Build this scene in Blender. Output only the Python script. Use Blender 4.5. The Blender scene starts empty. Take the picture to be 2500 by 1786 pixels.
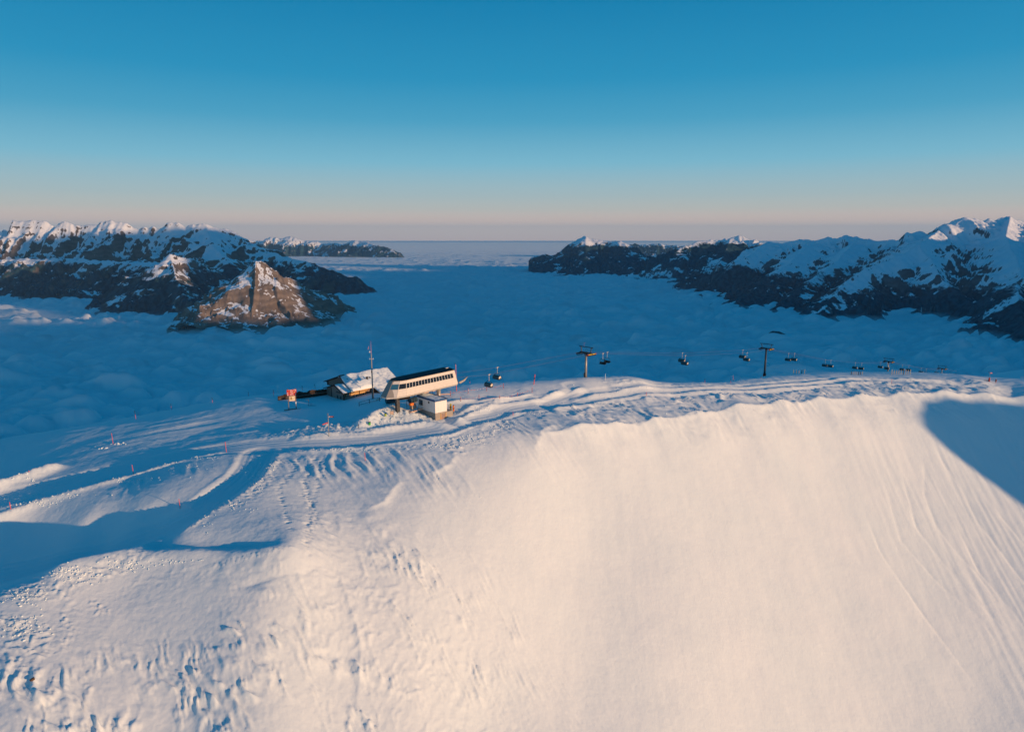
import bpy, bmesh, math, random
import numpy as np
from mathutils import Vector, Matrix

# ------------------------------------------------------------------ camera, sky, sun
scene = bpy.context.scene
COL = scene.collection
SRC_W, SRC_H, FOC = 2500.0, 1786.0, 1667.0      # photograph size and focal length in its pixels
PITCH = math.radians(10.75)
ROLL = math.radians(0.0)

cam_data = bpy.data.cameras.new('camera')
cam = bpy.data.objects.new('camera', cam_data)
COL.objects.link(cam)
cam_data.sensor_fit = 'HORIZONTAL'
cam_data.sensor_width = 36.0
cam_data.lens = 36.0 * FOC / SRC_W
cam_data.clip_start = 1.0
cam_data.clip_end = 600000.0
cam.location = (0, 0, 0)
cam.rotation_euler = (math.pi / 2 - PITCH, 0, 0)
scene.camera = cam

scene.view_settings.view_transform = 'Standard'
scene.view_settings.look = 'None'
scene.view_settings.gamma = 1.0
scene.view_settings.use_curve_mapping = False
scene.view_settings.exposure = 0.11
scene.cycles.use_denoising = True
scene.cycles.max_bounces = 5
scene.cycles.diffuse_bounces = 3
scene.cycles.volume_bounces = 1
scene.cycles.caustics_reflective = False
scene.cycles.caustics_refractive = False

SUN_EL = math.radians(4.6)
SUN_AZ = math.radians(62.0)          # from straight behind the camera towards its right
SUN = np.array([math.cos(SUN_EL) * math.sin(SUN_AZ), -math.cos(SUN_EL) * math.cos(SUN_AZ), math.sin(SUN_EL)])

sun_data = bpy.data.lights.new('sun', 'SUN')
sun_data.energy = 5.0
sun_data.angle = math.radians(0.5)
sun_data.color = (1.0, 0.595, 0.325)
sun = bpy.data.objects.new('sun', sun_data)
COL.objects.link(sun)
sun.rotation_euler = Vector(SUN).to_track_quat('Z', 'Y').to_euler()
sun.location = (300, -100, 60)

world = bpy.data.worlds.new('World')
scene.world = world
world.use_nodes = True
wn, wl = world.node_tree.nodes, world.node_tree.links
wn.clear()
w_out = wn.new('ShaderNodeOutputWorld')
w_bg = wn.new('ShaderNodeBackground')
w_tc = wn.new('ShaderNodeTexCoord')
w_sep = wn.new('ShaderNodeSeparateXYZ')
w_ramp = wn.new('ShaderNodeValToRGB')
w_map = wn.new('ShaderNodeMapRange')
wl.new(w_tc.outputs['Generated'], w_sep.inputs[0])
wl.new(w_sep.outputs['Z'], w_map.inputs['Value'])
w_map.inputs['From Min'].default_value = -0.1
w_map.inputs['From Max'].default_value = 1.0
wl.new(w_map.outputs[0], w_ramp.inputs[0])
def s2l(*c):
    return tuple(((v / 255) / 12.92 if v <= 10 else ((v / 255 + 0.055) / 1.055) ** 2.4) for v in c)
SKY = [(-0.1, (110, 130, 145)), (-0.004, (255, 214, 184)), (0.008, (255, 220, 188)), (0.022, (240, 206, 182)), (0.038, (200, 198, 186)), (0.055, (174, 192, 192)),
       (0.10, (122, 184, 206)), (0.155, (70, 158, 194)), (0.207, (34, 142, 186)), (0.30, (8, 124, 172)), (0.45, (0, 104, 154)), (0.7, (0, 92, 140)), (1.0, (0, 84, 130))]
el = w_ramp.color_ramp.elements
while len(el) < len(SKY):
    el.new(0.5)
for e, (z, c) in zip(el, SKY):
    e.position = (z + 0.1) / 1.1
for e, (z, c) in zip(list(el), SKY):
    e.color = (*s2l(*c), 1)
wl.new(w_ramp.outputs[0], w_bg.inputs['Color'])
w_bg.inputs['Strength'].default_value = 0.98
wl.new(w_bg.outputs[0], w_out.inputs['Surface'])

# ------------------------------------------------------------------ helpers
def tag(o, label=None, cat=None, group=None, kind=None):
    if label: o['label'] = label
    if cat: o['category'] = cat
    if group: o['group'] = group
    if kind: o['kind'] = kind
    return o

def ray(px, py):
    """direction (x, 1, z) of the line of sight through a point of the photograph"""
    u = (px - SRC_W / 2) / FOC
    t = (py - SRC_H / 2) / FOC
    c, s = math.cos(PITCH), math.sin(PITCH)
    y = c - t * s
    return u / y, (-s - t * c) / y

def at(px, py, d):
    x, z = ray(px, py)
    return np.array([x * d, d, z * d])

# vectorised gradient noise ------------------------------------------------
_rng = np.random.RandomState(7)
_perm = _rng.permutation(512)
_perm = np.concatenate([_perm, _perm, _perm])
_ang = _rng.rand(512) * 2 * np.pi
_gx, _gy = np.cos(_ang).astype(np.float32), np.sin(_ang).astype(np.float32)

def perlin(x, y):
    xi = np.floor(x).astype(np.int64); yi = np.floor(y).astype(np.int64)
    xf = (x - xi).astype(np.float32); yf = (y - yi).astype(np.float32)
    xi &= 511; yi &= 511
    u = xf * xf * xf * (xf * (xf * 6 - 15) + 10)
    v = yf * yf * yf * (yf * (yf * 6 - 15) + 10)
    def g(ix, iy, fx, fy):
        h = _perm[_perm[ix & 511] + (iy & 511)]
        return _gx[h] * fx + _gy[h] * fy
    a = g(xi, yi, xf, yf); b = g(xi + 1, yi, xf - 1, yf)
    c = g(xi, yi + 1, xf, yf - 1); d = g(xi + 1, yi + 1, xf - 1, yf - 1)
    return ((a + u * (b - a)) * (1 - v) + (c + u * (d - c)) * v) * 1.5

def fbm(x, y, octaves=4, gain=0.5, lac=2.03, ridged=False):
    out = 0; amp = 1.0; tot = 0
    for o in range(octaves):
        n = perlin(x + 17.3 * o, y - 9.1 * o)
        if ridged:
            n = 1 - 2 * np.abs(n)
        out = out + n * amp; tot += amp
        amp *= gain; x = x * lac; y = y * lac
    return out / tot

def sstep(a, b, x):
    t = np.clip((x - a) / (b - a), 0, 1)
    return t * t * (3 - 2 * t)

def seg_dist(X, Y, pts):
    """distance to a polyline, arc length, signed side (+ = left of travel), interpolated extra columns"""
    best = np.full(X.shape, 1e18); S = np.zeros(X.shape); side = np.zeros(X.shape)
    extra = [np.zeros(X.shape) for _ in range(len(pts[0]) - 2)]
    acc = 0.0
    for a, b in zip(pts[:-1], pts[1:]):
        dx, dy = b[0] - a[0], b[1] - a[1]
        L = math.hypot(dx, dy) + 1e-9
        t = np.clip(((X - a[0]) * dx + (Y - a[1]) * dy) / (L * L), 0, 1)
        ex, ey = X - (a[0] + t * dx), Y - (a[1] + t * dy)
        d2 = ex * ex + ey * ey
        m = d2 < best
        best = np.where(m, d2, best)
        S = np.where(m, acc + t * L, S)
        side = np.where(m, np.sign(dx * ey - dy * ex), side)
        for k in range(len(extra)):
            extra[k] = np.where(m, a[2 + k] + t * (b[2 + k] - a[2 + k]), extra[k])
        acc += L
    return np.sqrt(best), S, side, extra

def grid_mesh(name, X, Y, Z, mat, flip=False, smooth=True):
    nr, nc = X.shape
    co = np.stack([X, Y, Z], -1).reshape(-1, 3).astype(np.float32)
    idx = np.arange(nr * nc).reshape(nr, nc)
    q = np.stack([idx[:-1, :-1], idx[:-1, 1:], idx[1:, 1:], idx[1:, :-1]], -1).reshape(-1, 4)
    if flip:
        q = q[:, ::-1]
    me = bpy.data.meshes.new(name)
    me.vertices.add(len(co)); me.vertices.foreach_set('co', co.ravel())
    me.loops.add(q.size); me.loops.foreach_set('vertex_index', q.ravel().astype(np.int32))
    me.polygons.add(len(q))
    me.polygons.foreach_set('loop_start', np.arange(0, q.size, 4, dtype=np.int32))
    me.polygons.foreach_set('loop_total', np.full(len(q), 4, dtype=np.int32))
    if smooth:
        me.polygons.foreach_set('use_smooth', np.ones(len(q), dtype=bool))
    me.update(calc_edges=True)
    me.materials.append(mat)
    o = bpy.data.objects.new(name, me)
    COL.objects.link(o)
    return o

# ------------------------------------------------------------------ materials
MATS = {}
def mat(name, color, rough=0.7, metal=0.0, spec=0.3, noise=None, bump=None, alpha=None):
    """principled material; noise=(scale, amount) varies the colour, bump=(scale, strength, distance)"""
    if name in MATS:
        return MATS[name]
    m = bpy.data.materials.new(name); m.use_nodes = True
    nt = m.node_tree; b = nt.nodes['Principled BSDF']
    b.inputs['Base Color'].default_value = (*color, 1)
    b.inputs['Roughness'].default_value = rough
    b.inputs['Metallic'].default_value = metal
    b.inputs['Specular IOR Level'].default_value = spec
    if noise or bump:
        tc = nt.nodes.new('ShaderNodeTexCoord')
    if noise:
        n = nt.nodes.new('ShaderNodeTexNoise'); n.inputs['Scale'].default_value = noise[0]
        n.inputs['Detail'].default_value = 6
        nt.links.new(tc.outputs['Object'], n.inputs['Vector'])
        mr = nt.nodes.new('ShaderNodeMapRange')
        mr.inputs['From Min'].default_value = 0.3; mr.inputs['From Max'].default_value = 0.7
        mr.inputs['To Min'].default_value = 1 - noise[1]; mr.inputs['To Max'].default_value = 1 + noise[1]
        nt.links.new(n.outputs['Fac'], mr.inputs['Value'])
        mx = nt.nodes.new('ShaderNodeVectorMath'); mx.operation = 'SCALE'
        mx.inputs[0].default_value = color
        nt.links.new(mr.outputs[0], mx.inputs['Scale'])
        nt.links.new(mx.outputs[0], b.inputs['Base Color'])
    if bump:
        n2 = nt.nodes.new('ShaderNodeTexNoise'); n2.inputs['Scale'].default_value = bump[0]
        n2.inputs['Detail'].default_value = 4
        nt.links.new(tc.outputs['Object'], n2.inputs['Vector'])
        bp = nt.nodes.new('ShaderNodeBump'); bp.inputs['Strength'].default_value = bump[1]
        bp.inputs['Distance'].default_value = bump[2]
        nt.links.new(n2.outputs['Fac'], bp.inputs['Height'])
        nt.links.new(bp.outputs[0], b.inputs['Normal'])
    MATS[name] = m
    return m
# ------------------------------------------------------------------ near snow terrain
# Control points: (photo x, photo y, height) -> a thin-plate surface over the ground plan.
CP = []
def cz(px, py, z):
    x, k = ray(px, py)
    d = z / k
    CP.append((x * d, d, z)); return d
def col(px, D0, z0, steps):
    """go down one line of sight column from (D0, z0) with given slopes towards the camera"""
    D, z = D0, z0
    for py, s in steps:
        x, k = ray(px, py); k = -k
        Dn = (s * D - z) / (s + k)
        z = -k * Dn; D = Dn
        CP.append((x * D, D, z))
def raw(x, y, z): CP.append((x, y, z))

# plateau round hut, station and cabin
for p in [(711, 990, -50.4), (830, 975, -51.0), (908, 957, -50.2), (1000, 990, -48.6), (1060, 1022, -50.0),
          (1110, 985, -48.6), (760, 1000, -50.2), (930, 1010, -49.4), (860, 1040, -50.2), (1180, 960, -48.5),
          # first road and the ground left of it
          (803, 1063, -50.6), (600, 1092, -51.6), (400, 1120, -52.8), (200, 1168, -54.8), (0, 1215, -57.0), (-200, 1270, -59),
          (660, 1030, -50.8), (500, 1050, -52.2), (276, 1085, -53.7), (75, 1150, -55.8), (-150, 1190, -60.0),
          # skyline brow on the left
          (0, 1071, -61.5), (-200, 1110, -67), (220, 1036, -57.2), (419, 999, -54.0), (606, 966, -51.8), (680, 958, -51.4), (800, 950, -51.0),
          (1150, 937, -48.5), (1290, 931, -48.7), (1433, 925, -49.2), (1560, 927, -51.0),
          (1700, 931, -55.0), (1790, 928, -58.5), (1851, 924, -61.5), (1880, 920, -64.5), (1960, 911, -66.5),
          (2060, 913, -70), (2200, 914, -75.0), (2300, 919, -74.0), (2400, 928, -72.0), (2500, 937, -72.0), (2700, 955, -73),
          # road along the ridge
          (1100, 1045, -50.6), (1200, 1003, -50.8), (1300, 985, -51.2), (1400, 970, -51.8), (1500, 957, -52.6), (1600, 948, -53.8),
          (1800, 943, -57.0), (2000, 933, -60.0), (2200, 927, -63.0), (2400, 936, -65.6), (2500, 946, -67.0), (2700, 965, -69)]:
    cz(*p)
# ground falling away behind the brow
for px, py, z in [(0, 1071, -61.5), (-200, 1110, -67), (220, 1036, -57.2), (419, 999, -54.0), (606, 966, -51.8), (800, 950, -51.0), (1000, 942, -48.9),
                  (1150, 937, -48.5), (1290, 931, -48.7), (1433, 925, -49.2), (1560, 927, -51.0), (1700, 931, -55.0)]:
    x, k = ray(px, py); d = z / k
    raw(x * (d + 45), d + 45, z - 24)
    raw(x * (d + 150), d + 150, z - 95)
    raw(x * (d + 400), d + 400, z - 250)
for px, py, d in [(1851, 924, 345), (1960, 915, 460), (2000, 932, 430), (2080, 928, 440), (2100, 930, 500), (2200, 930, 450), (2300, 936, 450), (2400, 945, 450), (2500, 955, 450), (2200, 932, 540), (2400, 950, 560), (2500, 960, 560), (2700, 975, 560)]:
    p = at(px, py, d); raw(*p)
    raw(p[0] * (d + 140) / d, d + 140, p[2] - 75)
raw(330.0, 514.0, -109); raw(245.0, 437.0, -87.0)

# crest of the big bowl (photo x, y, z)
CREST = [(1300, 1062, 181), (1420, 1042, 191), (1500, 1036, 198.5), (1600, 1023, 209.5), (1700, 1009, 221), (1800, 991, 233), (1900, 981, 245), (2000, 973, 256), (2100, 966, 267),
         (2200, 958, 277), (2300, 957, 285), (2400, 962, 290), (2500, 970, 293), (2700, 985, 297)]
crest_xyz = []
for px, py, d in CREST:
    x, k = ray(px, py); z = k * d
    crest_xyz.append((x * d, d, z)); CP.append((x * d, d, z))
    # the shelf just behind the crest
    raw(x * d - 0.9, d + 5.0, z + 0.5)
W1 = {1420: .71, 1500: .68, 1600: .64, 1700: .64, 1800: .64, 1900: .66, 2000: .64, 2100: .64, 2200: .64, 2300: .64, 2400: .64, 2500: .64, 2700: .64}
for (px, py, _d), (x, d, z) in list(zip(CREST, crest_xyz))[1:]:
    if px in (1500, 1700, 1900, 2100, 2300):
        col(px, d, z, [(py + 28, W1[px] * .9)])
    else:
        s = W1[px]
        col(px, d, z, [(py + 30, s), (1100, s * .88), (1200, s * .8), (1300, s * .74), (1400, s * .66), (1600, s * .56), (1786, s * .48), (2000, s * .3)])
# centre of the front slope
col(1300, 181, -53.0, [(1120, .42)])
col(1180, 176, -52.0, [(1110, .26), (1200, .38), (1300, .44), (1450, .50), (1600, .52), (1786, .52)])
col(1000, 168.5, -51.6, [(1130, .16), (1200, .24), (1300, .34), (1400, .42), (1600, .49), (1786, .50), (2000, .4)])
col(820, 165, -51.6, [(1140, .12), (1220, .16), (1330, .22), (1400, .38), (1600, .50), (1786, .55), (2000, .4)])
# the flat tongue between the cut track and the slope, then the foreground slope
for p in [(700, 1110, -51.9), (700, 1200, -53.4), (640, 1270, -54.3), (520, 1290, -54.6), (440, 1306, -54.9),
          (700, 1337, -55.4), (600, 1342, -55.7), (450, 1345, -55.9), (300, 1352, -56.2), (200, 1372, -56.4), (100, 1410, -56.8), (0, 1448, -57.4), (-200, 1520, -59.5)]:
    cz(*p)
for px, py, z, st in [(600, 1342, -55.7, (.44, .50, .54)), (450, 1345, -55.9, (.42, .48, .51)), (300, 1352, -56.2, (.35, .40, .43)),
                      (150, 1392, -56.6, (.30, .34, .38)), (0, 1448, -57.4, (.25, .29, .33)), (-200, 1520, -59.5, (.2, .24, .30))]:
    x, k = ray(px, py); d = z / k
    col(px, d, z, [(py + 90, st[0]), (1620, st[1]), (1786, st[2]), (2000, .4)])
# snow island between the two tracks: crest along the upper road, side falling to the hollow
for p in [(560, 1105, -51.5), (440, 1128, -52.5), (330, 1165, -53.8), (180, 1205, -55.5), (0, 1258, -57.9), (-200, 1320, -60.8)]:
    cz(*p)
# (upper edge sits a little proud of the road)
ISLE_LOW = [(551, 1155, -52.35), (505, 1188, -53.2), (440, 1238, -54.9), (330, 1258, -56.4), (200, 1280, -58.3), (60, 1290, -60.0), (-200, 1370, -64)]
for p in ISLE_LOW: cz(*p)
# floor of the hollow
for p in [(617, 1135, -52.0), (595, 1165, -52.55), (548, 1201, -53.5), (480, 1248, -55.1), (415, 1278, -56.9), (360, 1302, -58.6),
          (661, 1139, -51.9), (639, 1172, -52.35), (588, 1212, -53.2), (514, 1256, -54.2), (250, 1330, -60.9), (100, 1362, -62.9), (-100, 1430, -66)]:
    cz(*p)
# beyond the frame, near the camera
raw(-150, 40, -88); raw(0, 40, -122); raw(60, 60, -145); raw(150, 60, -165); raw(300, 60, -180)
raw(-300, 60, -110); raw(-330, 250, -110); raw(330, 180, -125); raw(430, 300, -110); raw(450, 450, -114); raw(520, 340, -122)

CPA = np.array(CP, dtype=np.float64)
def _tps_fit(P, lam=0.3):
    n = len(P); s = 100.0
    A = P[:, :2] / s
    r2 = ((A[:, None] - A[None]) ** 2).sum(-1)
    K = np.where(r2 > 0, r2 * np.log(np.maximum(r2, 1e-12)) * 0.5, 0)
    # lines of sight far away may be smoothed more
    K += np.eye(n) * lam * 1e-4
    Q = np.hstack([np.ones((n, 1)), A])
    M = np.block([[K, Q], [Q.T, np.zeros((3, 3))]])
    w = np.linalg.solve(M, np.concatenate([P[:, 2], np.zeros(3)]))
    return A, w, s
_A, _w, _s = _tps_fit(CPA)
def _tps(X, Y):
    shp = X.shape; x = X.ravel() / _s; y = Y.ravel() / _s
    out = _w[-3] + _w[-2] * x + _w[-1] * y
    for i in range(len(_A)):
        r2 = (x - _A[i, 0]) ** 2 + (y - _A[i, 1]) ** 2
        out += _w[i] * (0.5 * r2 * np.log(np.maximum(r2, 1e-12)))
    return out.reshape(shp)
# cache the smooth surface on a regular 2 m lattice, read back with cubic interpolation
GX0, GX1, GY0, GY1, GST = -700.0, 900.0, 20.0, 900.0, 2.0
_gxs = np.arange(GX0, GX1 + GST, GST); _gys = np.arange(GY0, GY1 + GST, GST)
_GX, _GY = np.meshgrid(_gxs, _gys)
_G = _tps(_GX, _GY)
def _cub(t):
    return (-0.5 * t ** 3 + t ** 2 - 0.5 * t, 1.5 * t ** 3 - 2.5 * t ** 2 + 1, -1.5 * t ** 3 + 2 * t ** 2 + 0.5 * t, 0.5 * t ** 3 - 0.5 * t ** 2)
def base(X, Y):
    X = np.asarray(X, dtype=np.float64); Y = np.asarray(Y, dtype=np.float64)
    fx = np.clip((X - GX0) / GST, 1, len(_gxs) - 3); fy = np.clip((Y - GY0) / GST, 1, len(_gys) - 3)
    ix = np.floor(fx).astype(int); iy = np.floor(fy).astype(int)
    wx = _cub(fx - ix); wy = _cub(fy - iy)
    out = 0
    for j in range(4):
        row = 0
        for i in range(4):
            row = row + wx[i] * _G[iy - 1 + j, ix - 1 + i]
        out = out + wy[j] * row
    return out

HFUN = base
def hit(px, py, dmin=70.0, dmax=620.0, fn=None):
    """where the line of sight through a photo point meets the snow"""
    fn = fn or HFUN
    x, k = ray(px, py)
    D = np.exp(np.linspace(math.log(dmin), math.log(dmax), 1500))
    g = k * D - fn(x * D, D)
    i = np.argmax(g < 0)
    if i == 0: i = int(np.argmin(g)) or 1
    a, b = D[i - 1], D[i]
    for _ in range(25):
        m = (a + b) / 2
        if k * m - float(fn(np.array([x * m]), np.array([m]))[0]) < 0: b = m
        else: a = m
    d = (a + b) / 2
    return np.array([x * d, d, float(fn(np.array([x * d]), np.array([d]))[0])])
def line(pts, extra=None):
    out = []
    for i, p in enumerate(pts):
        h = hit(p[0], p[1])
        out.append((h[0], h[1]) + tuple(p[2:]))
    return out
# ------------------------------------------------------------------ snow relief: berms, drifts, ruts
def wdir(a, b):
    p, q = hit(*a), hit(*b)
    return math.atan2(q[1] - p[1], q[0] - p[0])
def aniso(X, Y, th, la, lc, octaves=3, ridged=False, warp=0.0, off=0.0):
    c, s = math.cos(th), math.sin(th)
    if warp:
        w = perlin(X / (la * 1.3) + 5, Y / (la * 1.3)) * warp
        w2 = perlin(X / (la * 1.3) - 8, Y / (la * 1.3) + 31) * warp
        X = X + w; Y = Y + w2
    U = (X * c + Y * s) / la + off; V = (-X * s + Y * c) / lc - off
    return fbm(U, V, octaves, 0.5, ridged=ridged)
# berms: photo polyline, height, half width, lumpiness (m), sharpness
BERMS = [
    ([(-120, 1228), (0, 1192), (60, 1172), (120, 1150), (165, 1132)], 1.9, 2.0, .35),
    ([(-150, 1308), (0, 1262), (100, 1226), (200, 1197), (330, 1160), (440, 1128), (560, 1100)], .45, 1.1, .42),
    ([(569, 1106), (573, 1128), (551, 1157), (507, 1190), (448, 1238)], .12, .7, .10),
    ([(691, 1100), (661, 1139), (639, 1172), (588, 1212), (514, 1256), (422, 1308)], .25, 1.1, .4),
    ([(700, 1074), (770, 1066), (840, 1061), (880, 1060), (960, 1046), (1060, 1034)], .6, 1.3, .45),
    ([(860, 1056), (900, 1036), (935, 1020), (960, 1012), (1000, 1010)], 1.3, 2.0, .55),
    ([(690, 1101), (800, 1099), (900, 1091), (1000, 1078), (1100, 1061), (1200, 1032), (1260, 1010), (1340, 1001)], .55, 1.2, .30),
    ([(1340, 1001), (1420, 990), (1500, 974), (1600, 962), (1700, 956), (1800, 953), (1950, 946), (2050, 938), (2130, 932)], .6, 1.4, .22),
    ([(1105, 1034), (1150, 1010), (1200, 992), (1260, 982), (1320, 974), (1350, 962), (1380, 951)], .65, 1.1, .30),
    ([(1385, 975), (1450, 962), (1520, 953), (1600, 947), (1700, 944), (1850, 942), (1960, 936), (2010, 930), (2080, 924), (2200, 926), (2330, 931)], .6, 1.2, .15),
    ([(1155, 981), (1200, 977), (1255, 971), (1290, 964), (1303, 958)], .55, .6, .15),
    ([(1060, 1000), (1090, 984), (1150, 977), (1170, 975)], .5, 1.0, .25),
    ([(1390, 953), (1420, 945), (1435, 943)], .7, 1.2, .3),
    ([(1480, 937), (1500, 946), (1540, 950)], .5, 1.0, .3),
    ([(1110, 1018), (1150, 996), (1200, 982), (1250, 972)], .5, 1.2, .35),
    ([(700, 1337), (600, 1343), (450, 1346), (300, 1353), (200, 1373), (90, 1413)], 1.1, 2.6, .06),
    ([(705, 1328), (600, 1327), (500, 1323), (420, 1322), (340, 1332)], -1.25, 3.2, .0),
    ([(842, 1022), (865, 1018), (880, 1012)], .5, .7, .3),
]
BERM_W = [(line(p), h, w, l) for p, h, w, l in BERMS]
MOUNDS = [(925, 1030, 6, 4, 1.2), (965, 1018, 5, 4, 1.5), (1005, 1022, 4, 3, 1.2), (1085, 1038, 2.4, 1.6, .8), (1122, 1026, 2.2, 1.8, .8), (1058, 1036, 2.6, 1.4, .9), (720, 1062, 12, 5, .5), (800, 1045, 8, 4, .8),
          (150, 1060, 22, 8, .8)]
MOUND_W = [(hit(a, b), rx, ry, h) for a, b, rx, ry, h in MOUNDS]
# lumpy ploughed patches: polyline, half width m, size m, height m
LUMPS = [
    ([(700, 1060), (800, 1045), (900, 1040), (1000, 1020), (1050, 1032)], 6.0, .85, .75),
    ([(685, 1125), (645, 1185), (580, 1230)], 2.2, .7, .30),
    ([(1100, 1085), (1180, 1060), (1230, 1030)], 5.0, .8, .40),
    ([(850, 1100), (1000, 1092), (1100, 1090)], 3.0, .8, .28),
    ([(40, 1460), (150, 1430), (230, 1390), (330, 1380)], 5.0, .9, .34),
    ([(0, 1500), (80, 1540), (110, 1570)], 6.0, .9, .34),
    ([(380, 1392), (550, 1394), (700, 1385)], 3.0, 1.2, .16),
    ([(560, 1060), (700, 1068)], 2.0, .7, .2),
    ([(1150, 1000), (1250, 985)], 3.0, .8, .3),
    ([(1500, 935), (1600, 938), (1720, 936)], 6.0, 1.8, .35),
]
LUMP_W = [(line(p), w, s, h) for p, w, s, h in LUMPS]
# drifts: mask polyline, half width m, photo pair giving the streak direction, length, spacing, height, ridged
DRIFTS = [
    ([(700, 1130), (760, 1150), (900, 1150)], 11, ((780, 1120), (850, 1210)), 9, 1.7, .70, True),
    ([(900, 1120), (980, 1125), (1060, 1160)], 9, ((900, 1110), (980, 1190)), 10, 1.5, .75, True),
    ([(1250, 1050), (1310, 1080), (1340, 1110)], 8, ((1240, 1050), (1330, 1150)), 12, 1.8, .95, True),
    ([(1380, 1010), (1500, 1000), (1650, 985), (1800, 970), (2000, 957), (2200, 945), (2400, 950)], 14, ((1500, 995), (1560, 1025)), 6, 1.9, 1.1, True),
    ([(1380, 1010), (1500, 1000), (1650, 985), (1800, 970), (2000, 957), (2200, 945), (2400, 950)], 16, ((1500, 995), (1600, 1005)), 10, 5.0, .7, False),
    ([(800, 1290), (860, 1320), (920, 1340)], 10, ((800, 1280), (860, 1330)), 3, 1.3, .35, True),
    ([(1040, 1440), (1120, 1500), (1160, 1560)], 11, ((1060, 1440), (1110, 1540)), 4, .9, 1.0, 2),
    ([(900, 1500), (1000, 1580), (1100, 1640), (1060, 1700)], 14, ((1000, 1500), (960, 1560)), 2.4, .9, .26, True),
    ([(1200, 1500), (1300, 1600), (1300, 1700)], 16, ((1200, 1480), (1260, 1580)), 5, .9, .16, True),
    ([(0, 1700), (150, 1740), (300, 1720), (480, 1700), (640, 1640), (700, 1560)], 9, ((560, 1580), (620, 1690)), 4, 1.0, .95, 2),
    ([(480, 1640), (540, 1560), (590, 1500), (640, 1500)], 4, ((590, 1510), (620, 1570)), 3.5, 1.1, 1.0, 2),
    ([(250, 1760), (500, 1760), (700, 1700), (860, 1660), (900, 1740)], 9, ((850, 1600), (900, 1700)), 3.5, 1.3, .85, 2),
    ([(0, 1560), (200, 1600), (420, 1560), (600, 1450)], 16, ((300, 1500), (500, 1540)), 5, 1.8, .10, False),
    ([(320, 1180), (420, 1150), (500, 1130)], 7, ((460, 1110), (540, 1180)), 6, 1.6, .24, True),
    ([(150, 1050), (400, 1060), (600, 1040)], 20, ((300, 1100), (600, 1050)), 18, 3.5, .30, False),
    ([(1950, 930), (2200, 932), (2450, 940)], 12, ((2300, 935), (2400, 950)), 14, 3.0, .7, False),
]
DRIFT_W = [(line(p), w, wdir(*d), la, lc, h, r) for p, w, d, la, lc, h, r in DRIFTS]
ROADS = [([(-150, 1262), (0, 1218), (200, 1170), (400, 1120), (600, 1090), (800, 1080), (950, 1068), (1080, 1048), (1180, 1018), (1260, 996), (1400, 975), (1500, 962), (1600, 953), (1750, 949), (1900, 944), (2030, 932)], 4.5),
         ([(632, 1100), (617, 1135), (595, 1166), (548, 1203), (480, 1252), (400, 1292), (300, 1330), (150, 1368), (0, 1400)], 3.2),
         ([(1340, 985), (1390, 965), (1420, 952), (1400, 940)], 3.0)]
ROAD_W = [(line(p), w) for p, w in ROADS]
CREST_W = [(c[0], c[1]) for c in crest_xyz[0:]]
STRIA = wdir((2150, 1150), (2260, 1420))

def corniches():
    """sharp wind lips: photo polyline, height, width on the steep side"""
    L = [([(1548 - 250, 1160 - 55), (1318, 1080), (1322, 1060), (1345, 1045), (1375, 1040)], 1.2, 3.0),
         ([(880, 1252), (940, 1228), (958, 1200), (975, 1180), (1010, 1178)], .9, 2.2),
         ([(1050, 1170), (1060, 1155), (1100, 1135), (1115, 1110), (1112, 1095)], .6, 1.6),
         ([(875, 1250), (905, 1280), (940, 1315)], .5, 2.0),
         ([(560, 1440), (660, 1410), (745, 1398), (800, 1370)], -.5, 1.5),
         ([(820, 1370), (840, 1440), (870, 1530), (880, 1580), (878, 1640), (872, 1700), (865, 1786)], .55, 1.1),
         ([(750, 1610), (860, 1645), (960, 1690), (1070, 1710)], .35, .9),
         ([(140, 1550), (190, 1610), (220, 1670), (226, 1710)], -.3, .6),
         ([(750, 1600), (760, 1583), (800, 1588), (830, 1600)], .5, 1.2)]
    for g in ([(2279, 1158), (2299, 1209), (2326, 1271), (2366, 1346), (2389, 1393), (2428, 1440), (2500, 1526), (2560, 1600)],
              [(2358, 1217), (2385, 1275), (2424, 1322), (2467, 1381), (2500, 1424), (2560, 1500)],
              [(2420, 1225), (2448, 1267), (2500, 1332), (2560, 1400)],
              [(2237, 1066), (2256, 1134), (2256, 1209), (2287, 1287), (2326, 1338), (2389, 1404), (2444, 1483), (2500, 1553)],
              [(2190, 1120), (2221, 1228), (2236, 1287), (2287, 1354), (2366, 1448), (2444, 1526), (2500, 1581)],
              [(2150, 1150), (2200, 1320), (2290, 1420), (2385, 1502), (2444, 1581), (2500, 1620)],
              [(2271, 1063), (2305, 1134), (2348, 1196), (2400, 1297), (2440, 1350)],
              [(2090, 1200), (2150, 1350), (2240, 1480), (2330, 1600), (2420, 1720)]):
        L.append((g, -.42, .8))
    return [(line(p), h, w) for p, h, w in L]
CORN_W = corniches()
# foot and ski tracks: photo polyline, depth, step
TRACKS = [([(725, 1120), (718, 1145), (680, 1190), (692, 1240), (710, 1290)], .35, 1.1),
          ([(770, 1115), (745, 1180), (760, 1230), (750, 1290), (748, 1345)], .35, 1.1),
          ([(785, 1120), (775, 1190), (758, 1240), (735, 1200)], .30, 1.1),
          ([(740, 1170), (760, 1230), (770, 1260), (752, 1320)], .30, 1.0),
          ([(525, 1382), (600, 1362), (660, 1345), (710, 1336)], -.22, 1.0),
          ([(230, 1470), (262, 1492), (240, 1500), (225, 1470)], -.25, 1.0),
          ([(40, 1600), (62, 1650), (95, 1690)], -.25, 1.4),
          ([(150, 1500), (180, 1540), (190, 1530)], -.25, 1.1),
          ([(1500, 998), (1600, 985), (1660, 975)], -.2, .9),
          ([(1300, 1012), (1400, 1008), (1500, 998)], -.2, .9)]
TRACK_W = [(line(p), d, s) for p, d, s in TRACKS]

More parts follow.
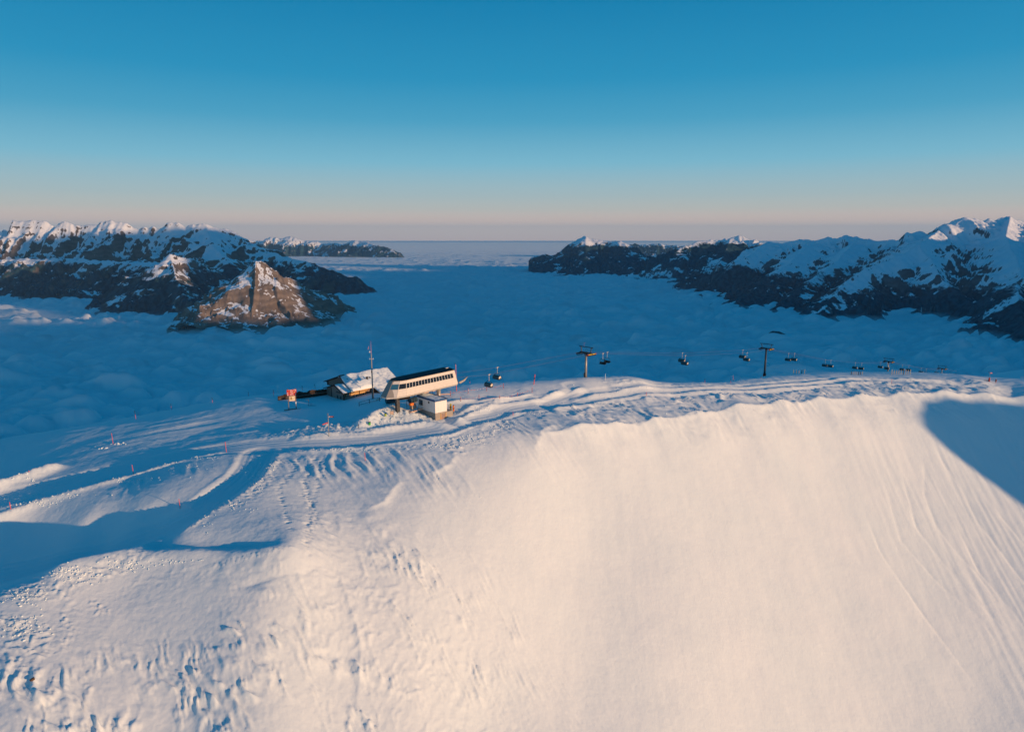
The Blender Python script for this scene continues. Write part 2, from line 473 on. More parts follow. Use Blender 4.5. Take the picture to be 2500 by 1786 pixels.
def bbox_mask(X, Y, pts, r):
    a = np.array([p[:2] for p in pts])
    return (X > a[:, 0].min() - r) & (X < a[:, 0].max() + r) & (Y > a[:, 1].min() - r) & (Y < a[:, 1].max() + r)

def relief(X, Y, Z):
    """adds all relief in metres to the smooth surface; X, Y are 2-D arrays"""
    shp = X.shape; X = X.ravel(); Y = Y.ravel(); Z = Z.ravel().copy()
    near = (Y < 420) & (np.abs(X) < 420)
    roadm = np.zeros(X.shape)
    for pts, w in ROAD_W:
        m = bbox_mask(X, Y, pts, 12)
        if not m.any(): continue
        d, S, side, _ = seg_dist(X[m], Y[m], pts)
        roadm[m] = np.maximum(roadm[m], 1 - sstep(w - .8, w + 1.2, d))
        q = 1 - sstep(w - .5, w + 1.5, d)
        # shallow bed, groomed ribs lengthways
        Z[m] -= q * .35
        Z[m] += q * .05 * np.sin(d * 5.0) + q * .05 * perlin(S / 9, d * 1.4)
    calm = 1 - roadm
    # broad undulation
    Z += .55 * fbm(X / 26, Y / 26, 3) * (1 - roadm * .7)
    Z += calm * .075 * fbm(X / 3.1, Y / 3.1, 3)
    Z += calm * .035 * fbm(X / .9, Y / .9, 2)
    # mounds
    for h, rx, ry, hh in MOUND_W:
        r = ((X - h[0]) / rx) ** 2 + ((Y - h[1]) / ry) ** 2
        Z += hh * np.exp(-r * 1.2)
    for pts, h, w, lump in BERM_W:
        m = bbox_mask(X, Y, pts, w * 4 + 2)
        if not m.any(): continue
        x, y = X[m], Y[m]
        wob = (perlin(x / 4.3, y / 4.3) * w * .4 + perlin(x / .9, y / .9) * w * .12) * min(1, lump * 5 + .2)
        d, S, side, _ = seg_dist(x, y, pts)
        L = S.max() + 1e-6
        ends = sstep(0, 4, S) * (1 - sstep(L - 4, L, S))
        hv = h * (1 + (.32 * perlin(S / 7.3 + 40 * w, S * 0) + .22 * perlin(S / 2.1, S * 0 + 4)) * min(1, lump * 5))
        prof = np.exp(-np.abs((d + wob * .7) / w) ** 1.7)
        lumps = lump * np.abs(fbm(x / .75, y / .75, 3, .6)) * 1.6
        Z[m] += ends * (prof * (hv + lumps))
    for pts, w, s, h in LUMP_W:
        m = bbox_mask(X, Y, pts, w * 2.2)
        if not m.any(): continue
        x, y = X[m], Y[m]
        d, _, _, _ = seg_dist(x, y, pts)
        mk = np.exp(-(d / w) ** 2 * 1.3) * (1 - roadm[m])
        qx = x + s * .8 * perlin(x / (s * 1.9) + 3, y / (s * 1.9)); qy = y + s * .8 * perlin(x / (s * 1.9), y / (s * 1.9) - 6)
        n = perlin(qx / (s * 1.25), qy / (s * .8)) * (.55 + .9 * np.abs(perlin(x / (s * 4), y / (s * 4) + 2)))
        n2 = fbm(qx / (s * .5) + 9, qy / (s * .4), 2)
        patch = sstep(-.35, .25, perlin(x / (s * 6), y / (s * 6)) + mk * .3)
        Z[m] += mk * patch * h * (np.maximum(n, -.1) * 1.1 + .35 * n2)
    for i, (pts, w, th, la, lc, h, r) in enumerate(DRIFT_W):
        m = bbox_mask(X, Y, pts, w * 2.2)
        if not m.any(): continue
        x, y = X[m], Y[m]
        d, _, _, _ = seg_dist(x, y, pts)
        mk = np.exp(-(d / w) ** 2 * 1.2) * (1 - roadm[m])
        n = aniso(x, y, th, la, lc, 3, False, warp=lc * .9, off=i * 3.7)
        if r:
            # wind-cut: gentle on one side, steep on the other
            n = np.where(n > 0, n ** .8 * 1.2, n * .35)
        lo, hi, fl = (-.45, .25, .35) if r != 2 else (-.12, .38, .08)
        patch = sstep(lo, hi, perlin(x / (la * 1.9) + i, y / (la * 1.9)) + .3 * perlin(x / la * 1.3, y / la * 1.3 + i))
        Z[m] += mk * (fl + (1 - fl) * patch) * h * n
    # fall-line striations on the right of the bowl
    m = (X > 60) & (X < 330) & (Y > 90) & (Y < 300)
    x, y = X[m], Y[m]
    mk = sstep(110, 180, x + .25 * (y - 180)) * (1 - sstep(285, 330, x))
    # below the crest only
    dC, _, sC, _ = seg_dist(x, y, CREST_W)
    mk = mk * sstep(2, 30, np.where(sC < 0, dC, 0))
    n = aniso(x, y, STRIA + .25 * perlin(x / 90, y / 90).mean(), 70, 4.2, 2, False, warp=3.0, off=2.2)
    n2 = aniso(x, y, STRIA, 45, 1.6, 2, False, warp=1.5, off=7.2)
    Z[m] += mk * (.36 * (1 - np.abs(n) * 2.2) * (.5 + .9 * np.abs(perlin(x / 30 + 4, y / 45))) + .05 * n2)
    # faint streaks over the whole bowl
    m = (X > -20) & (X < 330) & (Y > 90) & (Y < 300)
    x, y = X[m], Y[m]
    Z[m] += .04 * aniso(x, y, STRIA, 22, 2.8, 2, off=11.0)
    # broad rolls of the bowl
    Z[m] += .5 * perlin(x / 48 + 3.3, y / 40) * sstep(-20, 20, x)
    # crest lip
    m = bbox_mask(X, Y, CREST_W, 12)
    x, y = X[m], Y[m]
    d, S, side, _ = seg_dist(x, y, CREST_W)
    ends = sstep(0, 10, S)
    wig = .35 * perlin(S / 2.2, S * 0) + .8 * perlin(S / 9, S * 0 + 3)
    Z[m] += ends * (.95 + .35 * wig) * np.exp(-np.abs(d + wig * .8) / 1.6)
    for pts, h, w in CORN_W:
        m = bbox_mask(X, Y, pts, w * 4)
        if not m.any(): continue
        x, y = X[m], Y[m]
        d, S, side, _ = seg_dist(x, y, pts)
        L = S.max() + 1e-6
        ends = np.minimum(sstep(0, L * .25, S), 1 - sstep(L * .7, L, S))
        sd = side * d
        prof = np.where(sd > 0, np.exp(-np.abs(sd) / (w * 1.6)), np.exp(-np.abs(sd) / (w * .45)))
        Z[m] += ends * h * .6 * prof * (1 + (.4 * perlin(S / 1.7, S * 0) if h > 0 else 1.1 * perlin(S / 14, S * 0 + h + pts[0][0])))
    for pts, dep, st in TRACK_W:
        m = bbox_mask(X, Y, pts, 2.5)
        if not m.any(): continue
        x, y = X[m], Y[m]
        d, S, side, _ = seg_dist(x, y, pts)
        S = S + .8 * perlin(S / 2.7, S * 0 + st)
        off = .25 * np.sign(np.sin(S * 2 * np.pi / st / 2)) + .5 * perlin(S / 3.1, S * 0 + 9)
        sd = side * d - off
        pr = np.exp(-(sd / .30) ** 2) * (.5 + .5 * np.cos(S * 2 * np.pi / st)) * (.65 + .9 * perlin(S / 1.9, S * 0 + 5))
        Z[m] -= dep * pr
    return Z.reshape(shp)

def ground(X, Y):
    X = np.atleast_1d(np.asarray(X, dtype=np.float64)); Y = np.atleast_1d(np.asarray(Y, dtype=np.float64))
    return relief(X, Y, base(X, Y))
def stand(px, py, sink=0.0):
    """a point on the finished snow seen at a place of the photograph"""
    h = hit(px, py)
    h = hit(px, py, dmin=h[1] * .93, dmax=h[1] * 1.07, fn=ground)
    return Vector((h[0], h[1], h[2] - sink))
def gz(x, y):
    return float(ground(x, y)[0])

def snow_material():
    m = bpy.data.materials.new('snow'); m.use_nodes = True
    nt = m.node_tree; N, L = nt.nodes, nt.links
    b = N['Principled BSDF']
    b.inputs['Roughness'].default_value = .75
    b.inputs['Specular IOR Level'].default_value = .12
    tc = N.new('ShaderNodeTexCoord')
    n1 = N.new('ShaderNodeTexNoise'); n1.inputs['Scale'].default_value = .05; n1.inputs['Detail'].default_value = 8
    L.new(tc.outputs['Object'], n1.inputs['Vector'])
    rp = N.new('ShaderNodeValToRGB')
    rp.color_ramp.elements[0].position = .3; rp.color_ramp.elements[0].color = (.76, .85, .86, 1)
    rp.color_ramp.elements[1].position = .7; rp.color_ramp.elements[1].color = (.81, .88, .88, 1)
    L.new(n1.outputs['Fac'], rp.inputs['Fac']); L.new(rp.outputs[0], b.inputs['Base Color'])
    # fine grain of the wind crust
    n2 = N.new('ShaderNodeTexNoise'); n2.inputs['Scale'].default_value = 1.6; n2.inputs['Detail'].default_value = 9
    n2.inputs['Roughness'].default_value = .62
    L.new(tc.outputs['Object'], n2.inputs['Vector'])
    bp = N.new('ShaderNodeBump'); bp.inputs['Strength'].default_value = .7; bp.inputs['Distance'].default_value = .09
    L.new(n2.outputs['Fac'], bp.inputs['Height'])
    n3 = N.new('ShaderNodeTexNoise'); n3.inputs['Scale'].default_value = .35; n3.inputs['Detail'].default_value = 6
    L.new(tc.outputs['Object'], n3.inputs['Vector'])
    bp2 = N.new('ShaderNodeBump'); bp2.inputs['Strength'].default_value = .25; bp2.inputs['Distance'].default_value = .25
    L.new(n3.outputs['Fac'], bp2.inputs['Height'])
    L.new(bp.outputs[0], bp2.inputs['Normal']); L.new(bp2.outputs[0], b.inputs['Normal'])
    return m
SNOW = snow_material()
NC, NR = 770, 740
us = np.concatenate([np.linspace(-3.2, -.88, 36)[:-1], np.linspace(-.88, .88, NC), np.linspace(.88, 3.2, 36)[1:]])
ys = np.concatenate([np.linspace(34, 76, 26)[:-1], np.exp(np.linspace(math.log(76), math.log(345), NR)), np.linspace(345, 800, 60)[1:]])
U, Yg = np.meshgrid(us, ys)
Xg = U * Yg
Zg = relief(Xg, Yg, base(Xg, Yg))
snow_obj = grid_mesh('snowfield', Xg, Yg, Zg, SNOW)
tag(snow_obj, kind='structure')

# unseen shoulder of the corrie beyond the frame, outline shaped to shade the bowl wall
_tan = math.tan(SUN_EL)
_edge = [(2560, 1000), (2500, 985), (2400, 978), (2300, 968), (2245, 972), (2232, 1000), (2240, 1030), (2290, 1080), (2350, 1125), (2430, 1185), (2500, 1240), (2600, 1320), (2700, 1400)]
PROF = []
for p in _edge:
    h = hit(*p)
    s_ = h[0] * math.sin(SUN_AZ) - h[1] * math.cos(SUN_AZ)
    PROF.append((h[0] * math.cos(SUN_AZ) + h[1] * math.sin(SUN_AZ), h[2] - s_ * _tan))
PROF.sort()
PROF = [(PROF[0][0] - 60, PROF[0][1] - 100)] + PROF + [(PROF[-1][0] + 25, PROF[-1][1] - 8), (PROF[-1][0] + 70, PROF[-1][1] - 35), (PROF[-1][0] + 160, PROF[-1][1] - 120)]
sq, ss = np.meshgrid(np.linspace(PROF[0][0], PROF[-1][0], 240), np.linspace(270, 640, 120))
s_ridge = 430 + .12 * (sq - 300) + 5 * perlin(sq / 30, sq * 0)
pz = np.interp(sq, [p[0] for p in PROF], [p[1] for p in PROF]) + s_ridge * _tan
sz = pz - .75 * np.abs(ss - s_ridge) ** 1.02 + 3.0 * fbm(sq / 25, ss / 25, 4) * sstep(0, 25, np.abs(ss - s_ridge))
sx = ss * math.sin(SUN_AZ) + sq * math.cos(SUN_AZ)
sy = -ss * math.cos(SUN_AZ) + sq * math.sin(SUN_AZ)
tag(grid_mesh('unseen_hill', sx, sy, np.maximum(sz, -330), SNOW), kind='structure')
# ------------------------------------------------------------------ sea of cloud
CLOUD_Z = -1048.0
def cloud_material():
    m = bpy.data.materials.new('cloud'); m.use_nodes = True
    nt = m.node_tree; N, L = nt.nodes, nt.links
    b = N['Principled BSDF']
    b.inputs['Base Color'].default_value = (.78, .86, .88, 1)
    b.inputs['Roughness'].default_value = 1.0
    b.inputs['Specular IOR Level'].default_value = 0.0
    return m
CLOUD = cloud_material()
cu = np.concatenate([np.linspace(-3.5, -.85, 36)[:-1], np.linspace(-.85, .85, 620), np.linspace(.85, 3.5, 36)[1:]])
cy = np.exp(np.concatenate([np.linspace(math.log(700), math.log(2600), 24)[:-1], np.linspace(math.log(2600), math.log(60000), 430), np.linspace(math.log(60000), math.log(160000), 16)[1:]]))
CU, CY = np.meshgrid(cu, cy)
CX = CU * CY
def cloud_h(X, Y):
    wx = X + 260 * perlin(X / 1900, Y / 1900); wy = Y + 260 * perlin(X / 1900 + 7, Y / 1900 - 3)
    big = fbm(wx / 3800, wy / 3100, 2)
    b1 = np.abs(perlin(wx / 1150 + 3, wy / 560)) * 2 - .5
    b2 = np.abs(perlin(wx / 600 - 3, wy / 250 + 11)) * 2 - .5
    b3 = np.abs(perlin(wx / 260 - 3, wy / 130 + 11)) * 2 - .5
    b4 = np.abs(perlin(wx / 110 + 5, wy / 75 - 11)) * 2 - .5
    return 40 * big + 46 * b1 + 50 * b2 + 46 * b3 + 9 * b4
fade = np.clip(1.25 - CY / 52000, .12, 1)
CZ = CLOUD_Z + cloud_h(CX, CY) * fade
cloud_obj = grid_mesh('cloud_sea', CX, CY, CZ, CLOUD)
tag(cloud_obj, 'rippled sea of blue cloud filling the valley below the ski ridge', kind='stuff')

# ------------------------------------------------------------------ mountains
def rock_material(name, treeline, snow_lo, seed, snow_amt=.5, forest=(.014, .042, .055), rock=(.17, .135, .11)):  # forest colour is tinted blue to stand in for haze
    m = bpy.data.materials.new(name); m.use_nodes = True
    nt = m.node_tree; N, L = nt.nodes, nt.links
    b = N['Principled BSDF']; b.inputs['Roughness'].default_value = .9; b.inputs['Specular IOR Level'].default_value = .05
    tc = N.new('ShaderNodeTexCoord'); geo = N.new('ShaderNodeNewGeometry')
    def noise(scale, detail=6, rough=.55, sc=(1, 1, 1)):
        mp = N.new('ShaderNodeMapping'); mp.inputs['Scale'].default_value = sc
        mp.inputs['Location'].default_value = (seed * 37.0, seed * 11.0, 0)
        n = N.new('ShaderNodeTexNoise'); n.inputs['Scale'].default_value = scale
        n.inputs['Detail'].default_value = detail; n.inputs['Roughness'].default_value = rough
        L.new(tc.outputs['Object'], mp.inputs['Vector']); L.new(mp.outputs[0], n.inputs['Vector'])
        return n.outputs['Fac']
    def math_(op, a, c=None, v=None, clamp=False):
        n = N.new('ShaderNodeMath'); n.operation = op; n.use_clamp = clamp
        if isinstance(a, (int, float)): n.inputs[0].default_value = a
        else: L.new(a, n.inputs[0])
        if c is not None: L.new(c, n.inputs[1])
        if v is not None: n.inputs[1].default_value = v
        return n.outputs[0]
    def ramp(x, a, bb):
        n = N.new('ShaderNodeMapRange'); n.interpolation_type = 'SMOOTHSTEP'
        n.inputs['From Min'].default_value = a; n.inputs['From Max'].default_value = bb
        L.new(x, n.inputs['Value']); return n.outputs[0]
    def mix(f, c1, c2):
        n = N.new('ShaderNodeMix'); n.data_type = 'RGBA'
        L.new(f, n.inputs['Factor'])
        for i, c in ((6, c1), (7, c2)):
            if isinstance(c, tuple): n.inputs[i].default_value = (*c, 1)
            else: L.new(c, n.inputs[i])
        return n.outputs[2]
    sepn = N.new('ShaderNodeSeparateXYZ'); L.new(geo.outputs['Normal'], sepn.inputs[0])
    sepp = N.new('ShaderNodeSeparateXYZ'); L.new(tc.outputs['Object'], sepp.inputs[0])
    big = noise(.0009, 7, .6); mid = noise(.004, 8, .62); fine = noise(.016, 6, .6, (1, 1, .35))
    # snow lies where the face is not too steep
    nz = math_('ADD', sepn.outputs['Z'], math_('MULTIPLY', math_('SUBTRACT', mid, v=.5), v=.55))
    nz = math_('ADD', nz, math_('MULTIPLY', math_('SUBTRACT', fine, v=.5), v=.55))
    hol = N.new('ShaderNodeAttribute'); hol.attribute_name = 'hollow'
    nz = math_('ADD', nz, math_('MULTIPLY', hol.outputs['Fac'], v=.16))
    alt = math_('MULTIPLY', math_('ADD', sepp.outputs['Z'], v=-snow_lo), v=.00035)
    nz = math_('ADD', nz, alt)
    snow_f = ramp(nz, snow_amt - .02, snow_amt + .03)
    # strata bands tint the rock
    zb = math_('ADD', sepp.outputs['Z'], math_('MULTIPLY', mid, v=260.0))
    band = math_('SINE', math_('MULTIPLY', zb, v=.075))
    rockc = mix(ramp(math_('ADD', mid, math_('MULTIPLY', band, v=.08)), .38, .66), tuple(c * .62 for c in rock), rock)
    # forest below a ragged tree line, with clearings
    tl = math_('ADD', sepp.outputs['Z'], math_('MULTIPLY', math_('SUBTRACT', big, v=.5), v=900.0))
    tl = math_('ADD', tl, math_('MULTIPLY', math_('SUBTRACT', fine, v=.5), v=260.0))
    forest_f = math_('SUBTRACT', 1.0, ramp(tl, treeline - 40, treeline + 40))
    clear = ramp(math_('ADD', math_('MULTIPLY', mid, v=.55), math_('MULTIPLY', big, v=.5)), .560, .585)
    clear = math_('MULTIPLY', clear, ramp(sepn.outputs['Z'], .55, .7))
    forest_f = math_('MULTIPLY', forest_f, math_('SUBTRACT', 1.0, clear))
    forc = mix(ramp(fine, .4, .6), forest, tuple(c * 1.9 + .006 for c in forest))
    c = mix(snow_f, rockc, (.80, .86, .90))
    steep = math_('MULTIPLY', forest_f, ramp(sepn.outputs['Z'], .30, .45))
    c = mix(steep, c, forc)
    L.new(c, b.inputs['Base Color'])
    bp = N.new('ShaderNodeBump'); bp.inputs['Strength'].default_value = .7; bp.inputs['Distance'].default_value = 22.0
    L.new(noise(.009, 8, .65), bp.inputs['Height']); L.new(bp.outputs[0], b.inputs['Normal'])
    return m

def massif(name, ridges, px0, px1, d0, d1, nc, nr, material, floor=-1600.0, rough=1.0, seed=0, rib=1.0, terrace=None, ledge=None, jag=1.0, tilt=.12):
    """ridges: list of (points [(px, py, km)...], slope, power) ; the land falls away from each ridge"""
    u = np.linspace((px0 - SRC_W / 2) / FOC, (px1 - SRC_W / 2) / FOC, nc)
    d = np.linspace(d0, d1, nr)
    Ug, Dg = np.meshgrid(u, d)
    X = Ug * Dg; Y = Dg
    wx = X + rough * (130 * perlin(X / 800 + seed, Y / 800) + 45 * perlin(X / 260, Y / 260 + seed))
    wy = Y + rough * (130 * perlin(X / 800 - seed, Y / 800 + 5) + 45 * perlin(X / 260 + 3, Y / 260 - seed))
    Z = np.full(X.shape, floor)
    dmin = np.full(X.shape, 1e9)
    for pts, slope, power in ridges:
        w = []
        for p in pts:
            q = at(p[0], p[1], p[2] * 1000.0); w.append((q[0], q[1], q[2]))
        dist, S, side, (hz,) = seg_dist(wx, wy, w)
        dist_t = seg_dist(X, Y, w)[0]
        k = sstep(0, 300, dist_t)
        dd = dist_t * (1 - k) + dist * k
        hz = hz + rough * np.minimum(1, 1) * (26 * perlin(S / 150 + seed, S * 0 + 1) + 16 * perlin(S / 60, S * 0 + seed)) * jag
        ribs = perlin(S / 260 + seed, dd / 1500) + .6 * perlin(S / 110 + seed, dd / 700 + 3)
        h = hz - slope * 1000.0 * ((dd / 1000.0 + .10) ** power - .10 ** power) * (1 + .18 * perlin(S / 900 + seed, dd / 2600))
        h = h + rib * np.minimum(dd + 25, 460) * .34 * ribs
        Z = np.maximum(Z, h)
        dmin = np.minimum(dmin, dist_t)
    amp = rough * np.clip(dmin / 420, .12, 1)
    n = fbm(wx / 560 + seed, wy / 560, 6, .55, ridged=True)
    Z = Z + amp * (185 * (n - .3)) + rough * 14 * fbm(X / 85, Y / 85 + seed, 3)
    if terrace:
        for (zt, wd, st) in terrace:
            t = (Z - zt) / wd
            Z = Z + st * wd * t * np.exp(-t * t) * -.8
    if ledge:
        lam, a = ledge
        zz_ = Z + 60 * perlin(X / 700 + 9, Y / 700) + tilt * X
        Z = Z + a * lam / (2 * np.pi) * np.sin(2 * np.pi * zz_ / lam) * sstep(0, 120, dmin)
    # hollows (gullies) hold snow: store how far each point lies below its surroundings
    B = Z.copy()
    for _ in range(6):
        Pd = np.pad(B, 1, mode='edge')
        B = (Pd[:-2, 1:-1] + Pd[2:, 1:-1] + Pd[1:-1, :-2] + Pd[1:-1, 2:] + 4 * B) / 8
    o = grid_mesh(name, X, Y, Z, material)
    at_ = o.data.attributes.new('hollow', 'FLOAT', 'POINT')
    at_.data.foreach_set('value', np.clip((B - Z) / 14.0, -1, 1).astype(np.float32).ravel())
    tag(o, kind='structure')
    return o

M_LEFT = rock_material('left_mountain_rock', -540, -400, 1, .65, rock=(.17, .145, .13))
M_GONZ = rock_material('pyramid_rock', -2000, -700, 2, .80, rock=(.24, .195, .16))
M_RIGHT = rock_material('right_mountain_rock', -680, -500, 3, .64, rock=(.12, .145, .16))  # blue of haze and shade is put into this rock colour
M_MID = rock_material('middle_mountain_rock', -260, -500, 6, .66, rock=(.12, .145, .16))  # rock tinted blue for haze and shade, like the right range
M_FAR = rock_material('far_mountain_rock', -500, -600, 4, .62, rock=(.19, .15, .13))

LS = [(-140, 566), (0, 562), (14, 560), (27, 565), (40, 538), (91, 537), (110, 543), (129, 554), (137, 547), (157, 537), (179, 547), (209, 551), (228, 545), (247, 549), (258, 540), (280, 537.5),
      (311, 547), (333, 560), (341, 553), (360, 559), (370, 550), (388, 557), (407, 542), (426, 541), (451, 555), (462, 548), (476, 549), (503, 546), (522, 556), (542, 570), (561, 573), (591, 581), (625, 594)]
LR = [(625, 594), (637, 613), (670, 618), (692, 628), (734, 637), (764, 646), (783, 657), (819, 662), (846, 676), (868, 690), (885, 701), (903, 714), (925, 730)]
left = [
    ([(x, y, 14.5) for x, y in LS], 1.05, .62),
    ([(x, y, 14.0 - (x - 625) / 300 * 1.8) for x, y in LR], .62, .95),
    ([(503, 548, 14.5), (520, 600, 13.6), (560, 640, 12.6)], .6, .95),
    ([(-140, 640, 12.9), (60, 632, 12.9), (200, 633, 12.8), (300, 640, 12.4), (380, 640, 12.0)], .52, 1.15),
    ([(415, 621, 10.4), (470, 632, 10.6), (520, 652, 10.9)], .75, .9),
    ([(415, 621, 10.4), (380, 650, 10.1), (345, 678, 9.9), (310, 715, 9.7), (240, 752, 9.6)], .78, .95),
    ([(415, 621, 10.4), (430, 680, 9.7), (455, 730, 9.2), (470, 775, 8.9)], .85, .95),
]
massif('mountain_range', left, -170, 960, 8200, 15800, 430, 320, M_LEFT, seed=1.3, ledge=(130, .3))
gonz = [
    ([(625, 637, 8.4), (640, 643, 8.45), (660, 655, 8.55), (677, 668, 8.65), (700, 676, 8.8), (720, 683, 8.9), (745, 700, 9.05), (775, 714, 9.2), (812, 727, 9.35), (835, 745, 9.3), (855, 768, 9.1)], .95, .80),
    ([(625, 637, 8.4), (603, 650, 8.6), (585, 668, 8.9), (560, 690, 9.3), (548, 705, 9.6)], .95, .85),
    ([(625, 637, 8.4), (622, 700, 8.0), (616, 750, 7.8), (612, 795, 7.6)], 1.2, .85),
    ([(745, 700, 9.05), (740, 750, 8.6), (745, 790, 8.2)], 1.0, .85),
    ([(572, 715, 8.75), (562, 745, 8.5), (550, 790, 8.2)], 1.3, .85),
]
massif('rock_peak', gonz, 400, 870, 7500, 10100, 270, 200, M_GONZ, seed=4.1, rib=1.2, ledge=(120, .42), tilt=.45)
fl = [([(585, 590, 37), (602, 584, 37), (640, 588, 37), (659, 577, 37), (676, 579, 37), (690, 582, 37), (706, 575.5, 37), (725, 582, 37), (742, 588, 37), (775, 589, 37), (791, 595, 37), (802, 592, 37), (824, 593, 36.5), (838, 595, 36.5),
        (848, 592, 36.3), (860, 585, 36), (885, 589, 35.7), (912, 596, 35), (940, 603, 34.5), (978, 617, 34)], .75, .8)]
massif('distant_mountain', fl, 560, 1000, 31500, 39500, 180, 80, M_FAR, seed=2.2, rough=1.6)

RS = [(1875, 591), (1911, 593), (1941, 584), (1985, 587), (2021, 579), (2045, 582), (2069, 573), (2095, 580), (2136, 587), (2197, 586), (2221, 569), (2243, 565), (2257, 566), (2265, 573), (2293, 563),
      (2315, 547), (2333, 549), (2351, 530), (2378, 534), (2406, 542), (2418, 533), (2434, 538), (2448, 531), (2466, 529), (2500, 541), (2560, 545), (2650, 548), (2800, 558), (2950, 568)]
right = [
    ([(x, y, float(np.interp(x, [2060, 2300, 2500, 2950], [14.0, 12.3, 13.3, 14.3]))) for x, y in RS], .62, .9),
    ([(2293, 563, 12.3), (2243, 596, 10.9), (2205, 618, 10.6), (2150, 643, 10.3), (2122, 654, 10.1), (2067, 687, 9.7), (2030, 730, 9.2), (1990, 790, 8.5)], .78, .9),
    ([(2243, 596, 10.9), (2274, 632, 10.3), (2290, 670, 9.8), (2356, 728, 9.2), (2425, 775, 8.3), (2470, 822, 7.0)], .72, .9),
    ([(2466, 529, 13.1), (2455, 575, 11.4), (2480, 630, 9.9), (2500, 680, 8.9), (2530, 760, 7.8), (2550, 835, 6.7)], .75, .9),
    ([(2530, 541, 13.2), (2620, 640, 9.4), (2700, 760, 7.6)], .75, .9),
    ([(2480, 690, 8.7), (2492, 750, 7.7), (2508, 805, 6.9), (2525, 855, 6.35)], .7, .95),
    ([(1875, 591, 14.0), (1822, 629, 13.0), (1800, 637, 12.9), (1772, 665, 12.6), (1745, 692, 12.4), (1700, 726, 11.9)], .72, .95),
    ([(1985, 587, 14.0), (1930, 640, 12.2), (1860, 690, 11.0), (1800, 735, 10.3)], .62, .95),
    ([(2095, 580, 13.8), (2040, 640, 11.9), (1960, 700, 10.5), (1880, 760, 9.5)], .62, .95),
]
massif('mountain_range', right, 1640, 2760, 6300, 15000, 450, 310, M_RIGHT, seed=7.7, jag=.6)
mid = [
    ([(1618, 637, 17.5), (1662, 602, 18), (1701, 593, 18.3), (1731, 586, 18.6), (1753, 586, 18.7), (1783, 581, 18.8), (1808, 575, 18.8), (1825, 586, 18.7), (1844, 585, 18.6), (1855, 591, 18.5), (1920, 598, 18.3)], .58, .95),
    ([(1316, 655, 19.6), (1343, 635, 20.0), (1374, 618, 20.3), (1385, 607, 20.4), (1393, 599, 20.4), (1418, 580, 20.5), (1430, 574.5, 20.5), (1442, 580, 20.5), (1481, 590, 20.4), (1506, 588, 20.3), (1519, 593, 20.2), (1539, 609, 20.0),
      (1566, 621, 19.6), (1596, 635, 19.2), (1635, 648, 18.6), (1700, 655, 17.5)], .60, .95),
    ([(1430, 574.5, 20.5), (1430, 630, 19.0), (1400, 665, 18.3)], .6, 1.0),
    ([(1506, 588, 20.3), (1540, 650, 18.2), (1560, 678, 17.2)], .5, 1.0),
    ([(1783, 581, 18.8), (1760, 640, 16.2), (1720, 680, 14.8), (1690, 705, 14.2)], .55, .95),
    ([(1855, 591, 18.5), (1840, 640, 15.6)], .55, .95),
]
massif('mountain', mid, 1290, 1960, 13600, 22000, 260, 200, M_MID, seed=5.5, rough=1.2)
bk = [([(1500, 602, 34), (1530, 599, 34), (1552, 593, 34), (1569, 598, 34), (1580, 596, 34), (1597, 594, 34), (1616, 595, 34), (1649, 599, 34), (1662, 601, 34), (1700, 598, 34)], .4, 1.0)]
massif('distant_mountain', bk, 1470, 1740, 30000, 38000, 130, 90, M_FAR, seed=8.8)
isl = [([(1878, 814, 6.9), (1890, 808, 6.9), (1904, 808, 6.9), (1922, 815, 6.9)], .8, 1.0)]
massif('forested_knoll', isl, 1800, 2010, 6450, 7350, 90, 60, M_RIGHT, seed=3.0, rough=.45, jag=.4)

# unseen range beyond the right edge, added and shaped to keep the valley in shade
yy, xx = np.meshgrid(np.linspace(-8500, 13500, 180), np.linspace(5900, 14500, 80), indexing='ij')
RG = [(9900, -7500, 560), (9500, -3500, 500), (9500, -1500, 460), (9500, -300, 420), (9500, 600, 330), (9500, 1050, 180), (9500, 2700, 80), (9550, 3150, 1100), (9500, 3800, 1750), (9500, 5800, 1650),
      (9700, 7500, 1350), (10300, 8700, 480), (12000, 10500, 120), (13000, 12500, 60)]
dd, SS, _, (hh,) = seg_dist(xx, yy, RG)
zz = hh - .62 * dd + 260 * (fbm(xx / 900, yy / 900, 5, .5, ridged=True) - .35) * sstep(0, 900, dd) + 70 * perlin(SS / 420, SS * 0) + 40 * perlin(SS / 150, SS * 0 + 2)
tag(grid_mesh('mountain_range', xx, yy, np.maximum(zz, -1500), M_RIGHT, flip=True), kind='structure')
# ------------------------------------------------------------------ air
def box_mesh(name, lo, hi, material):
    me = bpy.data.meshes.new(name)
    v = [(x, y, z) for z in (lo[2], hi[2]) for y in (lo[1], hi[1]) for x in (lo[0], hi[0])]
    f = [(0, 2, 3, 1), (4, 5, 7, 6), (0, 1, 5, 4), (2, 6, 7, 3), (0, 4, 6, 2), (1, 3, 7, 5)]
    me.from_pydata(v, [], f); me.materials.append(material)
    o = bpy.data.objects.new(name, me); COL.objects.link(o); return o
hm = bpy.data.materials.new('haze'); hm.use_nodes = True
hn = hm.node_tree.nodes; hl = hm.node_tree.links
hn.remove(hn['Principled BSDF'])
pv = hn.new('ShaderNodeVolumePrincipled')
pv.inputs['Color'].default_value = (.34, .63, .84, 1)
pv.inputs['Density'].default_value = 0.8e-5
pv.inputs['Anisotropy'].default_value = 0.0
hl.new(pv.outputs[0], hn['Material Output'].inputs['Volume'])
haze = box_mesh('haze', (-600000, -9500, -2600), (600000, 170000, 2450), hm)
tag(haze, 'thin blue air between the ridge and the far mountains', kind='stuff')

